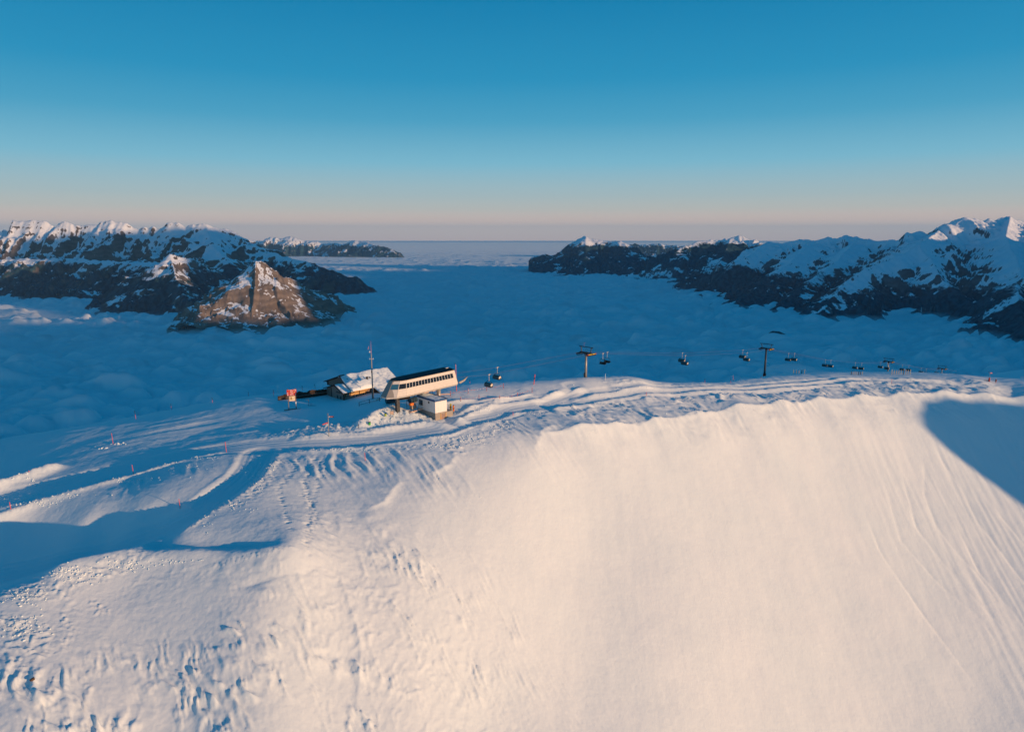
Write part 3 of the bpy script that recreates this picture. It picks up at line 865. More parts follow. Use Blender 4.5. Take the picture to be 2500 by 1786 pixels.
mm = bpy.data.materials.new('mist'); mm.use_nodes = True
mn = mm.node_tree.nodes; ml = mm.node_tree.links
mn.remove(mn['Principled BSDF'])
mv = mn.new('ShaderNodeVolumePrincipled')
mv.inputs['Color'].default_value = (.80, .90, .94, 1)
mv.inputs['Density'].default_value = 0.0010
ml.new(mv.outputs[0], mn['Material Output'].inputs['Volume'])
mist = box_mesh('mist', (-120000, 1800, -1300), (120000, 120000, -1004), mm)
tag(mist, 'soft mist lying on the sea of cloud and lapping at the foot of the mountains', kind='stuff')
# ------------------------------------------------------------------ building blocks for man-made things
class MB:
    """collects simple solids and links them as one mesh"""
    def __init__(s): s.bm = bmesh.new()
    def _xf(s, verts, M):
        if M is not None: bmesh.ops.transform(s.bm, matrix=M, verts=verts)
    def box(s, c, size, M=None, bevel=0.0, rz=0.0, ry=0.0, rx=0.0):
        r = bmesh.ops.create_cube(s.bm, size=1.0)
        T = Matrix.Translation(Vector(c)) @ Matrix.Rotation(rz, 4, 'Z') @ Matrix.Rotation(ry, 4, 'Y') @ Matrix.Rotation(rx, 4, 'X') @ Matrix.Diagonal((*size, 1))
        bmesh.ops.transform(s.bm, matrix=T, verts=r['verts'])
        vs = r['verts']
        if bevel:
            es = list({e for v in vs for e in v.link_edges})
            rr = bmesh.ops.bevel(s.bm, geom=es, offset=bevel, segments=1, affect='EDGES', profile=.5)
            vs = list({v for f in rr['faces'] for v in f.verts} | {v for v in vs if v.is_valid})
        s._xf(vs, M); return s
    def tube(s, a, b, r, r2=None, n=8, M=None):
        a = Vector(a); b = Vector(b); d = b - a
        rr = bmesh.ops.create_cone(s.bm, cap_ends=True, segments=n, radius1=r, radius2=r if r2 is None else r2, depth=d.length)
        T = Matrix.Translation((a + b) / 2) @ d.to_track_quat('Z', 'Y').to_matrix().to_4x4()
        bmesh.ops.transform(s.bm, matrix=T, verts=rr['verts']); s._xf(rr['verts'], M); return s
    def path(s, pts, r, n=6):
        for a, b in zip(pts[:-1], pts[1:]): s.tube(a, b, r, n=n)
        return s
    def ball(s, c, r, sc=(1, 1, 1), n=8):
        rr = bmesh.ops.create_uvsphere(s.bm, u_segments=n, v_segments=max(4, n // 2 + 1), radius=r)
        bmesh.ops.transform(s.bm, matrix=Matrix.Translation(Vector(c)) @ Matrix.Diagonal((*sc, 1)), verts=rr['verts']); return s
    def poly(s, pts, thick=None):
        """a flat polygon; thick = offset vector to close it into a slab"""
        v = [s.bm.verts.new(p) for p in pts]
        s.bm.faces.new(v)
        if thick is not None:
            t = Vector(thick); w = [s.bm.verts.new(Vector(p) + t) for p in pts]
            s.bm.faces.new(list(reversed(w)))
            for i in range(len(v)):
                j = (i + 1) % len(v)
                s.bm.faces.new([v[j], v[i], w[i], w[j]])
        return s
    def build(s, name, material, parent=None, smooth=False):
        bmesh.ops.recalc_face_normals(s.bm, faces=s.bm.faces)
        me = bpy.data.meshes.new(name); s.bm.to_mesh(me); s.bm.free()
        if smooth:
            for p in me.polygons: p.use_smooth = True
        me.materials.append(material)
        o = bpy.data.objects.new(name, me); COL.objects.link(o)
        if parent is not None: o.parent = parent
        return o
def empty(name, loc=(0, 0, 0), label=None, cat=None, group=None, M=None):
    o = bpy.data.objects.new(name, None); COL.objects.link(o); o.empty_display_size = .3
    if M is not None: o.matrix_world = M
    else: o.location = loc
    return tag(o, label, cat, group)
def copy_thing(o, parent=None):
    c = o.copy(); COL.objects.link(c)
    if parent is not None: c.parent = parent
    for ch in list(o.children): copy_thing(ch, c)
    return c
def frame(origin, ax, ay):
    """matrix with local X along ax, Y along ay (horizontal), Z up-ish"""
    ax = Vector(ax).normalized(); ay = Vector(ay); ay = (ay - ax * ay.dot(ax)).normalized(); az = ax.cross(ay)
    if az.z < 0: az = -az
    M = Matrix(((ax.x, ay.x, az.x, origin[0]), (ax.y, ay.y, az.y, origin[1]), (ax.z, ay.z, az.z, origin[2]), (0, 0, 0, 1)))
    return M

m_white = mat('white_panel', (.80, .78, .74), .45, noise=(1.5, .04))
m_cream = mat('cream_panel', (.66, .62, .55), .5, noise=(1.2, .05))
m_seam = mat('panel_seam', (.30, .28, .25), .6)
m_roof = mat('dark_roof_sheet', (.035, .05, .055), .5)
m_glass = mat('dark_glass', (.012, .016, .022), .12, spec=.6)
m_black = mat('black_steel', (.018, .018, .02), .5, noise=(3, .3))
m_dark = mat('dark_steel', (.05, .055, .06), .5, noise=(2, .25))
m_steel = mat('galvanised_steel', (.36, .34, .31), .45, metal=.3, noise=(4, .12))
m_conc = mat('concrete', (.34, .31, .27), .85, noise=(2.5, .15), bump=(9, .3, .02))
m_blue = mat('blue_fascia', (.02, .09, .22), .5)
m_red = mat('red_paint', (.62, .035, .02), .5, noise=(3, .1))
m_signred = mat('sign_red', (.50, .045, .035), .5)
m_pole = mat('marker_red', (.80, .10, .055), .5)
m_pink = mat('faded_pink', (.70, .25, .25), .6)
m_whitep = mat('white_paint', (.80, .80, .80), .5)
m_yellow = mat('yellow_pad', (.72, .48, .04), .6)
m_orange = mat('orange_pad', (.80, .19, .03), .6)
m_padw = mat('pale_orange_tube', (.78, .52, .36), .6)
m_green = mat('green_bin', (.06, .42, .08), .5)
m_lime = mat('lime_bin', (.35, .48, .06), .5)
m_wood = mat('dark_wood', (.050, .034, .026), .8, noise=(6, .35))
m_greyw = mat('weathered_wood', (.19, .165, .14), .8, noise=(8, .3))
m_pine = mat('pale_pine_boards', (.55, .34, .14), .7, noise=(7, .2))
m_plaster = mat('brown_plaster', (.30, .215, .18), .85, noise=(3, .08))
m_beam = mat('dark_beam', (.03, .02, .015), .7)
m_paper = mat('map_print', (.70, .62, .42), .6, noise=(2.2, .18))
m_tile = mat('dark_roof_tile', (.03, .026, .026), .75, noise=(5, .3))
m_tilered = mat('red_verge', (.18, .035, .02), .7)
m_bubble = mat('smoked_hood', (.03, .05, .06), .18, spec=.6)
m_seat = mat('black_seat', (.012, .012, .014), .6)
m_hanger = mat('hanger_metal', (.62, .56, .48), .4, metal=.15)
m_rope = mat('haul_rope', (.16, .12, .11), .6)
m_rock = mat('brown_rock', (.16, .09, .05), .9, noise=(4, .3))

LX, LY = 1.1 / math.hypot(1.1, 1), 1 / math.hypot(1.1, 1)      # lift line direction in plan
LINE = Vector((LX, LY, 0)); ACROSS = Vector((LY, -LX, 0))       # ACROSS points to the camera's right
SD = Vector((-.70, -.714, -.025)).normalized()                  # station: from its open end to its nose

# ------------------------------------------------------------------ lift station
def lift_station():
    O = (-18.4, 197.6, -42.35)
    M = frame(O, SD, (.714, -.70, 0))
    t = empty('lift_station', label='cream chairlift top station on pillars, dark ribbed roof, row of black windows', cat='lift station', M=M)
    bot = [(0, 3.7), (18.6, 3.7), (21.4, 3.0), (23.6, 1.3), (23.6, -1.3), (21.4, -3.0), (18.6, -3.7), (0, -3.7)]
    top = [(.25, 2.55), (17.6, 2.55), (19.4, 2.1), (20.9, .9), (20.9, -.9), (19.4, -2.1), (17.6, -2.55), (.25, -2.55)]
    H = 4.05
    def P(i, f, out=0.0, k=None):
        b = Vector((*bot[i], 0)); q = Vector((*top[i], H)); return b.lerp(q, f)
    def L(i, j, s, f):     # point on facet i-j at fraction s, height fraction f
        return P(i, f).lerp(P(j, f), s)
    def panel(name, i, j, s0, s1, f0, f1, m, gap=.03, push=0.0, th=.08, parent=t, slant=0.0):
        a, b, c, d = L(i, j, s0, f0), L(i, j, s1, f0), L(i, j, s1, f1), L(i, j, s0, f1)
        n = (b - a).cross(d - a).normalized(); ctr = Vector((9, 0, 1.5))
        if n.dot(a - ctr) < 0: n = -n
        ce = (a + b + c + d) / 4
        pts = [p + (ce - p).normalized() * gap + n * push for p in (a, b, c, d)]
        mb = MB(); mb.poly(pts, -n * th); return mb.build(name, m, parent)
    # inner shell a little behind the panels
    mb = MB()
    for i in range(7):
        mb.poly([P(i, 0), P(i + 1, 0), P(i + 1, 1), P(i, 1)])
    mb.poly([P(7, 0), P(0, 0), P(0, 1), P(7, 1)])
    mb.poly([Vector((*b, 0)) for b in bot]); mb.poly([Vector((*q, H)) for q in top])
    sh = mb.build('shell', m_seam, t)
    sh.scale = (1, .975, .985); sh.location = (0.06, 0, .03)
    W0, W1 = .47, .81
    # long sides
    for (i, j) in ((0, 1), (6, 7)):
        n = 17
        for k in range(n):
            panel('wall_panel', i, j, k / n, (k + 1) / n, .0, W0, m_cream, .012)
        panel('upper_panel', i, j, 0, 1, W1, 1.0, m_cream, .0)
        wa, wb = (.055, 1.0) if i == 0 else (0.0, .945)
        panel('end_panel', i, j, 0 if i == 0 else wb, wa if i == 0 else 1, W0, W1, m_cream, .0)
        nw = 16
        for k in range(nw):
            s0 = wa + (wb - wa) * k / nw; s1 = wa + (wb - wa) * (k + 1) / nw
            w = panel('window', i, j, s0, s1, W0, W1, m_white, .0, -.03)
            panel('pane', i, j, s0 + .004, s1 - .004, W0 + .012, W1 - .012, m_glass, .0, .012, .02, w)
    # nose facets
    for i in range(1, 6):
        panel('wall_panel', i, i + 1, 0, 1, 0, W0, m_cream, .02)
        panel('upper_panel', i, i + 1, 0, 1, W1, 1, m_cream, .01)
        w = panel('window', i, i + 1, 0, 1, W0, W1, m_white, .0, -.03)
        if i != 2:
            for a, b in ((.05, .49), (.51, .95)) if i in (3, 4) else ((.04, .96),):
                panel('pane', i, i + 1, a, b, W0 + .012, W1 - .012, m_glass, 0, .012, .02, w)
        else:
            panel('pane', i, i + 1, .04, .96, W0 + .012, W1 - .012, mat('blue_pane', (.03, .14, .24), .3), 0, .012, .02, w)
    # skirt
    mb = MB()
    for i in range(7):
        a, b = Vector((*bot[i], -.03)), Vector((*bot[i + 1], -.03))
        c, d = Vector((bot[i + 1][0] * .985 + .1, bot[i + 1][1] * .86, -.48)), Vector((bot[i][0] * .985 + .1, bot[i][1] * .86, -.48))
        mb.poly([a, b, c, d])
    mb.poly([Vector((p[0] * .985 + .1, p[1] * .86, -.48)) for p in bot])
    mb.build('skirt', m_cream, t)
    # ribbed roof
    mb = MB()
    n = 46
    tp = np.array(top)
    def halfw(x):
        xs = [.0, 17.4, 19.2, 20.5]; ys = [2.7, 2.7, 2.25, 1.0]
        return float(np.interp(x, xs, ys))
    prev = None
    for k in range(n * 2 + 1):
        x = 20.75 * k / (n * 2)
        z = H + .06 + (.17 if (k // 1) % 2 else 0)
        w = halfw(max(x, 0))
        row = [mb.bm.verts.new((x, w, z - .12)), mb.bm.verts.new((x, w * .5, z + .12)), mb.bm.verts.new((x, 0, z + .2)), mb.bm.verts.new((x, -w * .5, z + .12)), mb.bm.verts.new((x, -w, z - .12))]
        if prev:
            for a in range(4): mb.bm.faces.new((prev[a], row[a], row[a + 1], prev[a + 1]))
        prev = row
    mb.build('roof', m_roof, t)
    MB().box((1.0, 0, H + .42), (.9, .6, .12)).build('skylight', m_whitep, t)
    # pillars and underside
    MB().box((19.6, .6, -3.1), (1.05, .9, 5.3), bevel=.04).build('pillar', m_dark, t)
    MB().tube((4.4, 0, -.4), (4.4, 0, -7.0), .62, n=14).build('pillar', m_steel, t, True)
    MB().box((4.4, 0, -.75), (3.6, 2.2, .5), bevel=.1).build('bracket', m_cream, t)
    MB().box((10.5, 0, -.85), (13.0, 1.4, .35)).build('girder', m_dark, t)
    MB().tube((17.6, 0, -1.15), (17.6, 0, -1.4), 2.35, n=24).build('bullwheel', m_black, t)
    lad = MB()
    for s in (-.28, .28): lad.tube((7.0, 2.4 + s, -.4), (8.2, 2.6 + s, -5.4), .05, n=5)
    for k in range(12):
        f = k / 12; lad.tube((7.0 + 1.2 * f, 2.12 + .2 * f, -.4 - 5 * f), (7.0 + 1.2 * f, 2.68 + .2 * f, -.4 - 5 * f), .035, n=4)
    lad.build('ladder', m_steel, t)
    # rope guide at the open end
    MB().tube((-.35, 2.5, -1.2), (-.35, 2.5, 5.6), .09, n=6).build('mast', m_pink, t)
    MB().tube((-.35, 2.5, -2.4), (-.35, 2.5, -1.0), .10, n=6).build('mast_foot', m_pole, t)
    MB().box((-.5, 2.2, 5.75), (.5, .12, .1)).build('wind_gauge', m_black, t)
    w = MB()
    for a in range(7):
        an = math.radians(-70 + a * 25)
        w.tube((-.6 - .9 * math.cos(an) * .7, 2.0, .2 + 1.2 * math.sin(an)), (-.6 - .9 * math.cos(an + .43) * .7, 2.0, .2 + 1.2 * math.sin(an + .43)), .14, n=6)
    w.build('rope_catcher', m_dark, t)
    MB().poly([(-1.4, 2.3, .0), (-3.4, 2.2, .35), (-5.4, 2.1, 1.15), (-4.0, 2.15, -.1), (-2.2, 2.25, -.55)], (0, -.25, 0)).build('guide_blade', m_steel, t)
    # machinery and pads in the loading bay
    MB().box((14.2, .4, -4.5), (1.6, 1.2, 1.3), bevel=.05).build('control_box', m_conc, t)
    MB().box((15.6, 1.6, -3.3), (1.1, .8, .7), bevel=.05).build('motor_cover', m_orange, t)
    for k, (x, y, l) in enumerate([(12.4, 2.2, 3.0), (16.0, 2.6, 2.6)]):
        MB().box((x, y, -5.15), (l, .9, .16), rz=.1).build('loading_plate', m_padw, t)
    for k in range(6):
        MB().box((16.5 - k * 2.4, -2.6, -2.3), (1.9, .12, .22)).build('guard_rail', m_padw, t)
        MB().tube((16.5 - k * 2.4, -2.6, -2.3), (16.5 - k * 2.4, -2.6, -5.6), .06, n=5).build('rail_post', m_black, t)
    return t
lift_station()

# ------------------------------------------------------------------ control cabin
def cabin():
    C = Vector((-21.2, 183.0, -48.1)); A = Vector((.737, .675, 0)).normalized(); B = Vector((-A.y, A.x, 0))
    M = frame(C, A, B)      # X right along the lit face, Y back along the left face
    t = empty('control_cabin', label='white box cabin with blue roof edge standing on a concrete base beside the road', cat='cabin', M=M)
    LA, LB, H = 4.0, 8.4, 3.35
    base_o = MB().box((LA / 2, LB / 2, -2.3), (LA - .1, LB - .1, 4.5)).build('concrete_base', m_conc, t)
    MB().box((LA / 2 + 2.9, LB / 2 - 2.4, -2.0), (3.0, 2.9, 3.4)).build('concrete_step', m_conc, t)
    # clad walls in upright panels
    n = 4
    MB().box((LA / 2, LB / 2, H / 2), (LA - .12, LB - .12, H - .02)).build('core', m_seam, t)
    for k in range(n):
        MB().box((LA * (k + .5) / n, 0.03, H / 2), (LA / n - .015, .08, H - .04)).build('wall_panel', m_white, t)
        MB().box((LA * (k + .5) / n, LB - .03, H / 2), (LA / n - .015, .08, H - .04)).build('wall_panel', m_white, t)
    n = 8
    for k in range(n):
        MB().box((0.03, LB * (k + .5) / n, H / 2), (.08, LB / n - .015, H - .04)).build('wall_panel', m_white, t)
        MB().box((LA - .03, LB * (k + .5) / n, H / 2), (.08, LB / n - .015, H - .04)).build('wall_panel', m_white, t)
    MB().box((LA / 2, LB / 2, -.1), (LA + .2, LB + .2, .2)).build('sill_beam', m_conc, t)
    f = MB()
    f.box((LA / 2, -.12, H + .16), (LA + .5, .12, .5)); f.box((LA / 2, LB + .12, H + .16), (LA + .5, .12, .5))
    f.box((-.14, LB / 2, H + .16), (.12, LB + .12, .5)); f.box((LA + .14, LB / 2, H + .16), (.12, LB + .12, .5))
    f.build('roof_fascia', m_blue, t)
    MB().box((LA / 2, LB / 2, H + .1), (LA, LB, .2)).build('roof', m_dark, t)
    # snow on the roof
    nx, ny = 14, 26
    X, Y = np.meshgrid(np.linspace(-.1, LA + .1, nx), np.linspace(-.05, LB + .1, ny))
    Z = H + .30 + .16 * fbm(X / 1.2 + 3, Y / 1.2, 3) + .45 * np.exp(-((Y - LB + .8) ** 2 / 2 + (X - 1.6) ** 2 / 4)) + .08
    edge = np.minimum(np.minimum(X + .1, LA + .1 - X), np.minimum(Y + .05, LB + .1 - Y))
    Z = H + .2 + (Z - H - .2) * sstep(-.05, .5, edge)
    s = grid_mesh('snow_cover', X, Y, Z, SNOW); s.parent = t
    # windows on the long side
    w = MB().box((-.03, 6.7, 1.95), (.06, 1.9, 1.75)).build('window', m_white, t)
    for y in (6.25, 7.15):
        MB().box((-.06, y, 1.95), (.04, .78, 1.55)).build('pane', m_glass, w)
    w = MB().box((-.03, 2.9, 2.6), (.06, .75, .7)).build('window', m_whitep, t)
    MB().box((-.06, 2.9, 2.6), (.04, .6, .55)).build('pane', m_black, w)
    # door in the base
    d = MB().box((2.75, .03, -1.7), (1.45, .08, 2.4)).build('door', m_plaster, t)
    MB().box((1.85, .02, -1.6), (.3, .12, 2.6)).build('door_frame', m_pine, t); MB().box((3.65, .02, -1.6), (.3, .12, 2.6)).build('door_frame', m_pine, t)
    MB().box((2.2, -.03, -1.8), (.08, .05, .35)).build('handle', m_orange, d)
    # rail beside the door
    r = MB()
    for x in (4.4, 5.3, 6.2): r.tube((x, 2.0, -.3), (x, 2.0, 1.1), .04, n=5)
    r.tube((4.4, 2.0, 1.1), (6.2, 2.0, 1.1), .04, n=5).tube((4.4, 2.0, .5), (6.2, 2.0, .5), .03, n=5)
    r.build('handrail', m_dark, t)
    return t
cabin()

def rescue_pad(px, py, h, w, m, mtop, label):
    b = stand(px, py, .1)
    t = empty('standing_pad', b, label, 'safety pad')
    MB().tube((0, 0, 0), (0, 0, h), .09, n=6).build('post', m_dark, t)
    MB().tube((.05, -.05, h * .35), (.05, -.05, h), w / 2, w / 2 * .9, n=9).build('pad', m, t)
    MB().tube((.05, -.05, h * .62), (.05, -.05, h * .70), w / 2 + .03, n=9).build('strap', m_black, t)
    MB().ball((.05, -.05, h + .05), w / 2 * .9, (1, 1, .6)).build('cap', mtop, t)
    return t
rescue_pad(1100, 1007, 2.6, .55, m_yellow, m_lime, 'yellow padded post standing just right of the white cabin')
rescue_pad(1107, 1009, 2.5, .5, m_orange, m_beam, 'orange padded post with dark top, right of the yellow one by the white cabin')
b = stand(1103.5, 1012)
t = empty('thin_post', b, 'thin pale post standing between the yellow and the orange padded posts', 'post')
MB().tube((0, 0, -.3), (0, 0, 3.0), .06, n=6).build('shaft', m_whitep, t); MB().ball((0, 0, 3.05), .12).build('knob', m_steel, t)

# ------------------------------------------------------------------ mountain restaurant
def hut():
    K = Vector((-53.1, 210.0, -51.95)); A = Vector((.69, .7235, 0)).normalized(); B = Vector((-A.y, A.x, 0))
    M = frame(K, A, B) @ Matrix.Scale(1.047, 4)      # X along the long front wall (away to the right), Y back along the gable
    t = empty('mountain_hut', label='brown mountain restaurant with thick snow on its roof and a wooden gable', cat='hut', M=M)
    # front annex with its own gable: y 0..9.4, ridge at y 4.1
    e, rg = 3.3, 5.0
    mb = MB(); mb.poly([(0, 0, -1.5), (0, 6.6, -1.5), (0, 6.6, 4.25), (0, 4.1, rg), (0, 0, e)], (.25, 0, 0)); mb.build('gable_wall', m_plaster, t)
    for k in range(7):
        y = 6.8 + k * .4; zt = np.interp(y, [4.1, 10.2], [rg, 3.2])
        MB().box((.06, y, (zt - 1.5) / 2), (.10, .37, zt + 1.5)).build('plank', m_greyw, t)
    mb = MB(); mb.poly([(.2, 6.6, -1.5), (.2, 9.5, -1.5), (.2, 9.5, 3.3), (.2, 6.6, 4.2)], (.1, 0, 0)); mb.build('side_wall', m_wood, t)
    MB().box((0.0, 0.0, 1.0), (.34, .34, 4.6)).build('corner_post', m_beam, t)
    MB().box((0.02, 6.65, 1.2), (.2, .2, 5.0)).build('corner_post', m_beam, t)
    # annex roof
    for (y0, z0, y1, z1) in ((-.7, e - .25, 4.1, rg + .12), (10.4, 3.1, 4.1, rg + .12)):
        mb = MB(); mb.poly([(-.7, y0, z0), (3.4, y0, z0), (3.4, y1, z1), (-.7, y1, z1)], (0, 0, .2)); mb.build('roof_slab', m_tile, t)
    v = MB()
    for k in range(7):
        f = k / 7; v.box((-.72, 4.1 - 4.8 * f - .3, rg + .05 - (rg - e + .3) * f), (.12, .55, .34), rx=.36)
    v.build('verge_board', m_beam, t)
    MB().box((-.74, 3.9, rg + .2), (.14, .7, .25), rx=.36).build('verge_cap', m_tilered, t)
    MB().box((-.05, 2.9, 3.0), (.08, 2.3, .38)).build('wall_sign', m_dark, t)
    for y in (3.3, 1.6):
        w = MB().box((-.04, y, 1.55), (.08, .8, 1.25)).build('window', m_steel, t)
        MB().box((-.09, y, 1.55), (.04, .6, 1.05)).build('pane', m_glass, w)
    MB().ball((-.12, 2.6, .2), .16).build('wall_lamp', m_whitep, t)
    # long front wall
    mb = MB(); mb.poly([(0, 0, -1.5), (10.2, 0, -1.5), (10.2, 0, 2.0), (0, 0, 2.0)], (0, .2, 0)); mb.build('front_wall', m_plaster, t)
    for k in range(22):
        MB().box((.35 + k * .46, .12, 2.62), (.45, .1, 1.5)).build('plank', m_pine, t)
    MB().box((5.2, -.03, 2.75), (9.6, .1, .12)).build('beam', m_beam, t)
    MB().box((5.2, -.03, 2.02), (9.6, .1, .14)).build('beam', m_beam, t)
    for x in (.6, 2.4, 5.6, 9.6): MB().box((x, -.03, 2.5), (.14, .12, 1.2)).build('upright', m_beam, t)
    mb = MB(); mb.poly([(1.0, -.02, 1.9), (2.1, -.02, 1.9), (2.1, -.02, 2.9), (1.0, -.02, 2.9)], (0, .1, 0)); mb.build('hatch', m_plaster, t)
    mb = MB(); mb.poly([(7.6, -.06, 1.9), (10.2, -.06, 1.9), (10.2, -.06, 3.5), (9.2, -.06, 3.3)], (0, .1, 0)); mb.build('wall_corner', m_plaster, t)
    for x in (3.9, 7.4):
        w = MB().box((x, -.04, 1.35), (.95, .08, 1.35)).build('window', m_black, t)
        MB().box((x, -.09, 1.35), (.16, .04, 1.3)).build('mullion', m_whitep, w)
        for s in (-.26, .26): MB().box((x + s, -.09, 1.35), (.30, .04, 1.15)).build('pane', m_glass, w)
    # projecting wing at the far end
    mb = MB(); mb.poly([(10.4, .2, -1.5), (10.4, -4.6, -1.5), (10.4, -4.6, 1.7), (10.4, .2, 3.6)], (.25, 0, 0)); mb.build('wing_wall', m_wood, t)
    MB().box((13.9, -4.4, .2), (6.8, .25, 3.4)).build('wing_front', m_wood, t)
    w = MB().box((10.34, -2.4, 1.1), (.08, 1.3, 1.9)).build('window', m_steel, t)
    for a in range(3):
        for b2 in range(2): MB().box((10.29, -2.75 + b2 * .62, .5 + a * .6), (.04, .5, .5)).build('pane', m_glass, w)
    # tall rear gable in upright boards
    mb = MB(); mb.poly([(2.9, 2.2, 3.6), (2.9, 14, 3.2), (2.9, 14, 4.3), (2.9, 5.6, 7.0), (2.9, 2.2, 5.4)], (.2, 0, 0)); mb.build('rear_gable', m_wood, t)
    for k in range(22):
        y = 2.5 + k * .48; zt = np.interp(y, [2.2, 5.6, 14], [5.35, 6.95, 4.45])
        MB().box((2.84, y, (zt + 3.6) / 2), (.08, .45, zt - 3.6)).build('plank', m_greyw, t)
    mb = MB(); mb.poly([(2.9, 5.6, 7.0), (20, 5.6, 7.0), (20, 14.5, 4.0), (2.9, 14.5, 4.0)], (0, 0, .12)); mb.build('roof_slab', m_tile, t)
    mb = MB(); mb.poly([(2.2, 5.4, 7.25), (2.2, 14.9, 4.1), (4.0, 14.9, 4.1), (4.0, 5.4, 7.25)], (0, 0, .25)); mb.build('roof_slab', m_tile, t)
    mb = MB(); mb.poly([(2.2, 5.9, 7.25), (2.2, 3.0, 5.35), (4.2, 3.0, 5.35), (4.2, 5.9, 7.25)], (0, 0, .28)); mb.build('roof_slab', m_tile, t)
    MB().box((2.15, 5.1, 7.15), (.12, .9, .28), rx=.55).build('verge_cap', m_tilered, t)
    mb = MB(); mb.poly([(2.9, -1, 3.55), (10.3, -1, 3.55), (10.3, -5, 1.75), (19, -5, 1.75), (20, 5.6, 6.9), (2.9, 5.6, 6.9)], (0, 0, -.18)); mb.build('roof_slab', m_pine, t)
    MB().box((15, 13.5, 1.2), (9, .3, 6.0)).build('rear_wall', m_wood, t)
    MB().box((19.8, 5, .8), (.3, 17, 5.4)).build('end_wall', m_wood, t)
    # snow on the big roof
    nx, ny = 90, 64
    X, Y = np.meshgrid(np.linspace(2.2, 20.4, nx), np.linspace(-5.3, 6.4, ny))
    front = np.where(X < 10.2, -1.25, -5.3)
    front = np.where((X > 9.8) & (X < 10.6), -1.25 - 4.05 * sstep(9.8, 10.6, X), front)
    Yc = np.maximum(Y, front)
    roofz = 3.6 + (Yc + 1) * (3.35 / 6.6)
    roofz = np.where(Yc < -1, 3.6 + (Yc + 1) * .45, roofz)
    roofz = np.where(Yc > 5.6, 6.95 - (Yc - 5.6) * .35, roofz)
    ef = np.minimum(Yc - front, np.minimum(X - 2.2, 20.4 - X))
    th = .62 + .45 * fbm(X / 4.2 + 2, Y / 3.6, 3) + .12 * fbm(X / .9, Y / .9, 2)
    th += .75 * np.exp(-((X - 7.2) / 2.4) ** 2 - ((Y - .6) / 1.8) ** 2)
    th -= .55 * np.exp(-((X - 4.2) / 1.2) ** 2 - ((Y - 3.0) / 2.2) ** 2)
    th = np.maximum(th, .12) * (sstep(-.02, .25, ef) ** .5)
    s = grid_mesh('roof_snow', X, Yc, roofz + th, SNOW); s.parent = t
    X, Y = np.meshgrid(np.linspace(-.6, 3.2, 22), np.linspace(-.7, 3.9, 26))
    z0 = e - .05 + (Y + .7) * ((rg + .32 - e + .05) / 4.8)
    th = (.16 + .22 * fbm(X / 1.6 + 9, Y / 1.6, 3) + .3 * np.exp(-((X - .6) / 1.0) ** 2 - ((Y - 2.9) / .9) ** 2)) * sstep(-.02, .2, np.minimum(np.minimum(X + .6, 3.2 - X), np.minimum(Y + .7, 3.9 - Y)))
    s = grid_mesh('roof_snow', X, Y, z0 + .04 + np.maximum(th, 0), SNOW); s.parent = t
    # chimney stump with its hood
    MB().box((9.6, 1.6, 5.9), (.5, .5, 1.4)).build('chimney', m_black, t)
    return t
hut()

def terrace_fence():
    a = stand(679, 977); b = stand(792, 968)
    b = Vector((-60.3, 217.0, -51.9))
    n = 14
    t = empty('terrace_windbreak', a, 'dark wooden windbreak fence with a jagged top left of the brown hut', 'fence')
    tops = [1.5, 1.9, 1.75, 2.3, 2.1, 2.7, 2.35, 2.25, 2.9, 3.0, 2.85, 2.95, 3.05, 3.1]
    d = (b - a); al = math.atan2(d.y, d.x)
    L = math.hypot(d.x, d.y)
    for k in range(n):
        p = Vector((d.x, d.y, 0)) * ((k + .5) / n)
        zb = -.9 + (b.z - a.z) * (k + .5) / n
        h1 = tops[k]; h0 = tops[k - 1] if k else 1.3
        w = L / n
        mb = MB(); c, s_ = math.cos(al), math.sin(al)
        q = lambda u, z: (p.x + c * u, p.y + s_ * u, z)
        mb.poly([q(-w / 2 + .02, zb), q(w / 2 - .02, zb), q(w / 2 - .02, zb + .9 + h1), q(-w / 2 + .02, zb + .9 + h0)], (s_ * .12, -c * .12, 0))
        mb.build('fence_panel', m_wood, t)
        if k % 2 == 0:
            MB().box((p.x - c * w / 2 + s_ * .1, p.y - s_ * w / 2 - c * .1, zb + .9), (.16, .16, 2.6 + h0 * .3)).build('post', m_beam, t)
    r = MB(); r.box((d.x / 2 + math.sin(al) * .15, d.y / 2 - math.cos(al) * .15, .55), (L, .08, .14), rz=al)
    r.build('rail', m_greyw, t)
    # dark terrace boards in front
    for k in range(8):
        f = (k + .5) / 8
        cx, cy = d.x * .62, d.y * .62
        off = 1.0 + k * .75
        MB().box((cx + math.sin(al) * off, cy - math.cos(al) * off, -.35 + (b.z - a.z) * .6), (L * .62, .7, .1), rz=al).build('deck_board', m_beam, t)
    return t
terrace_fence()

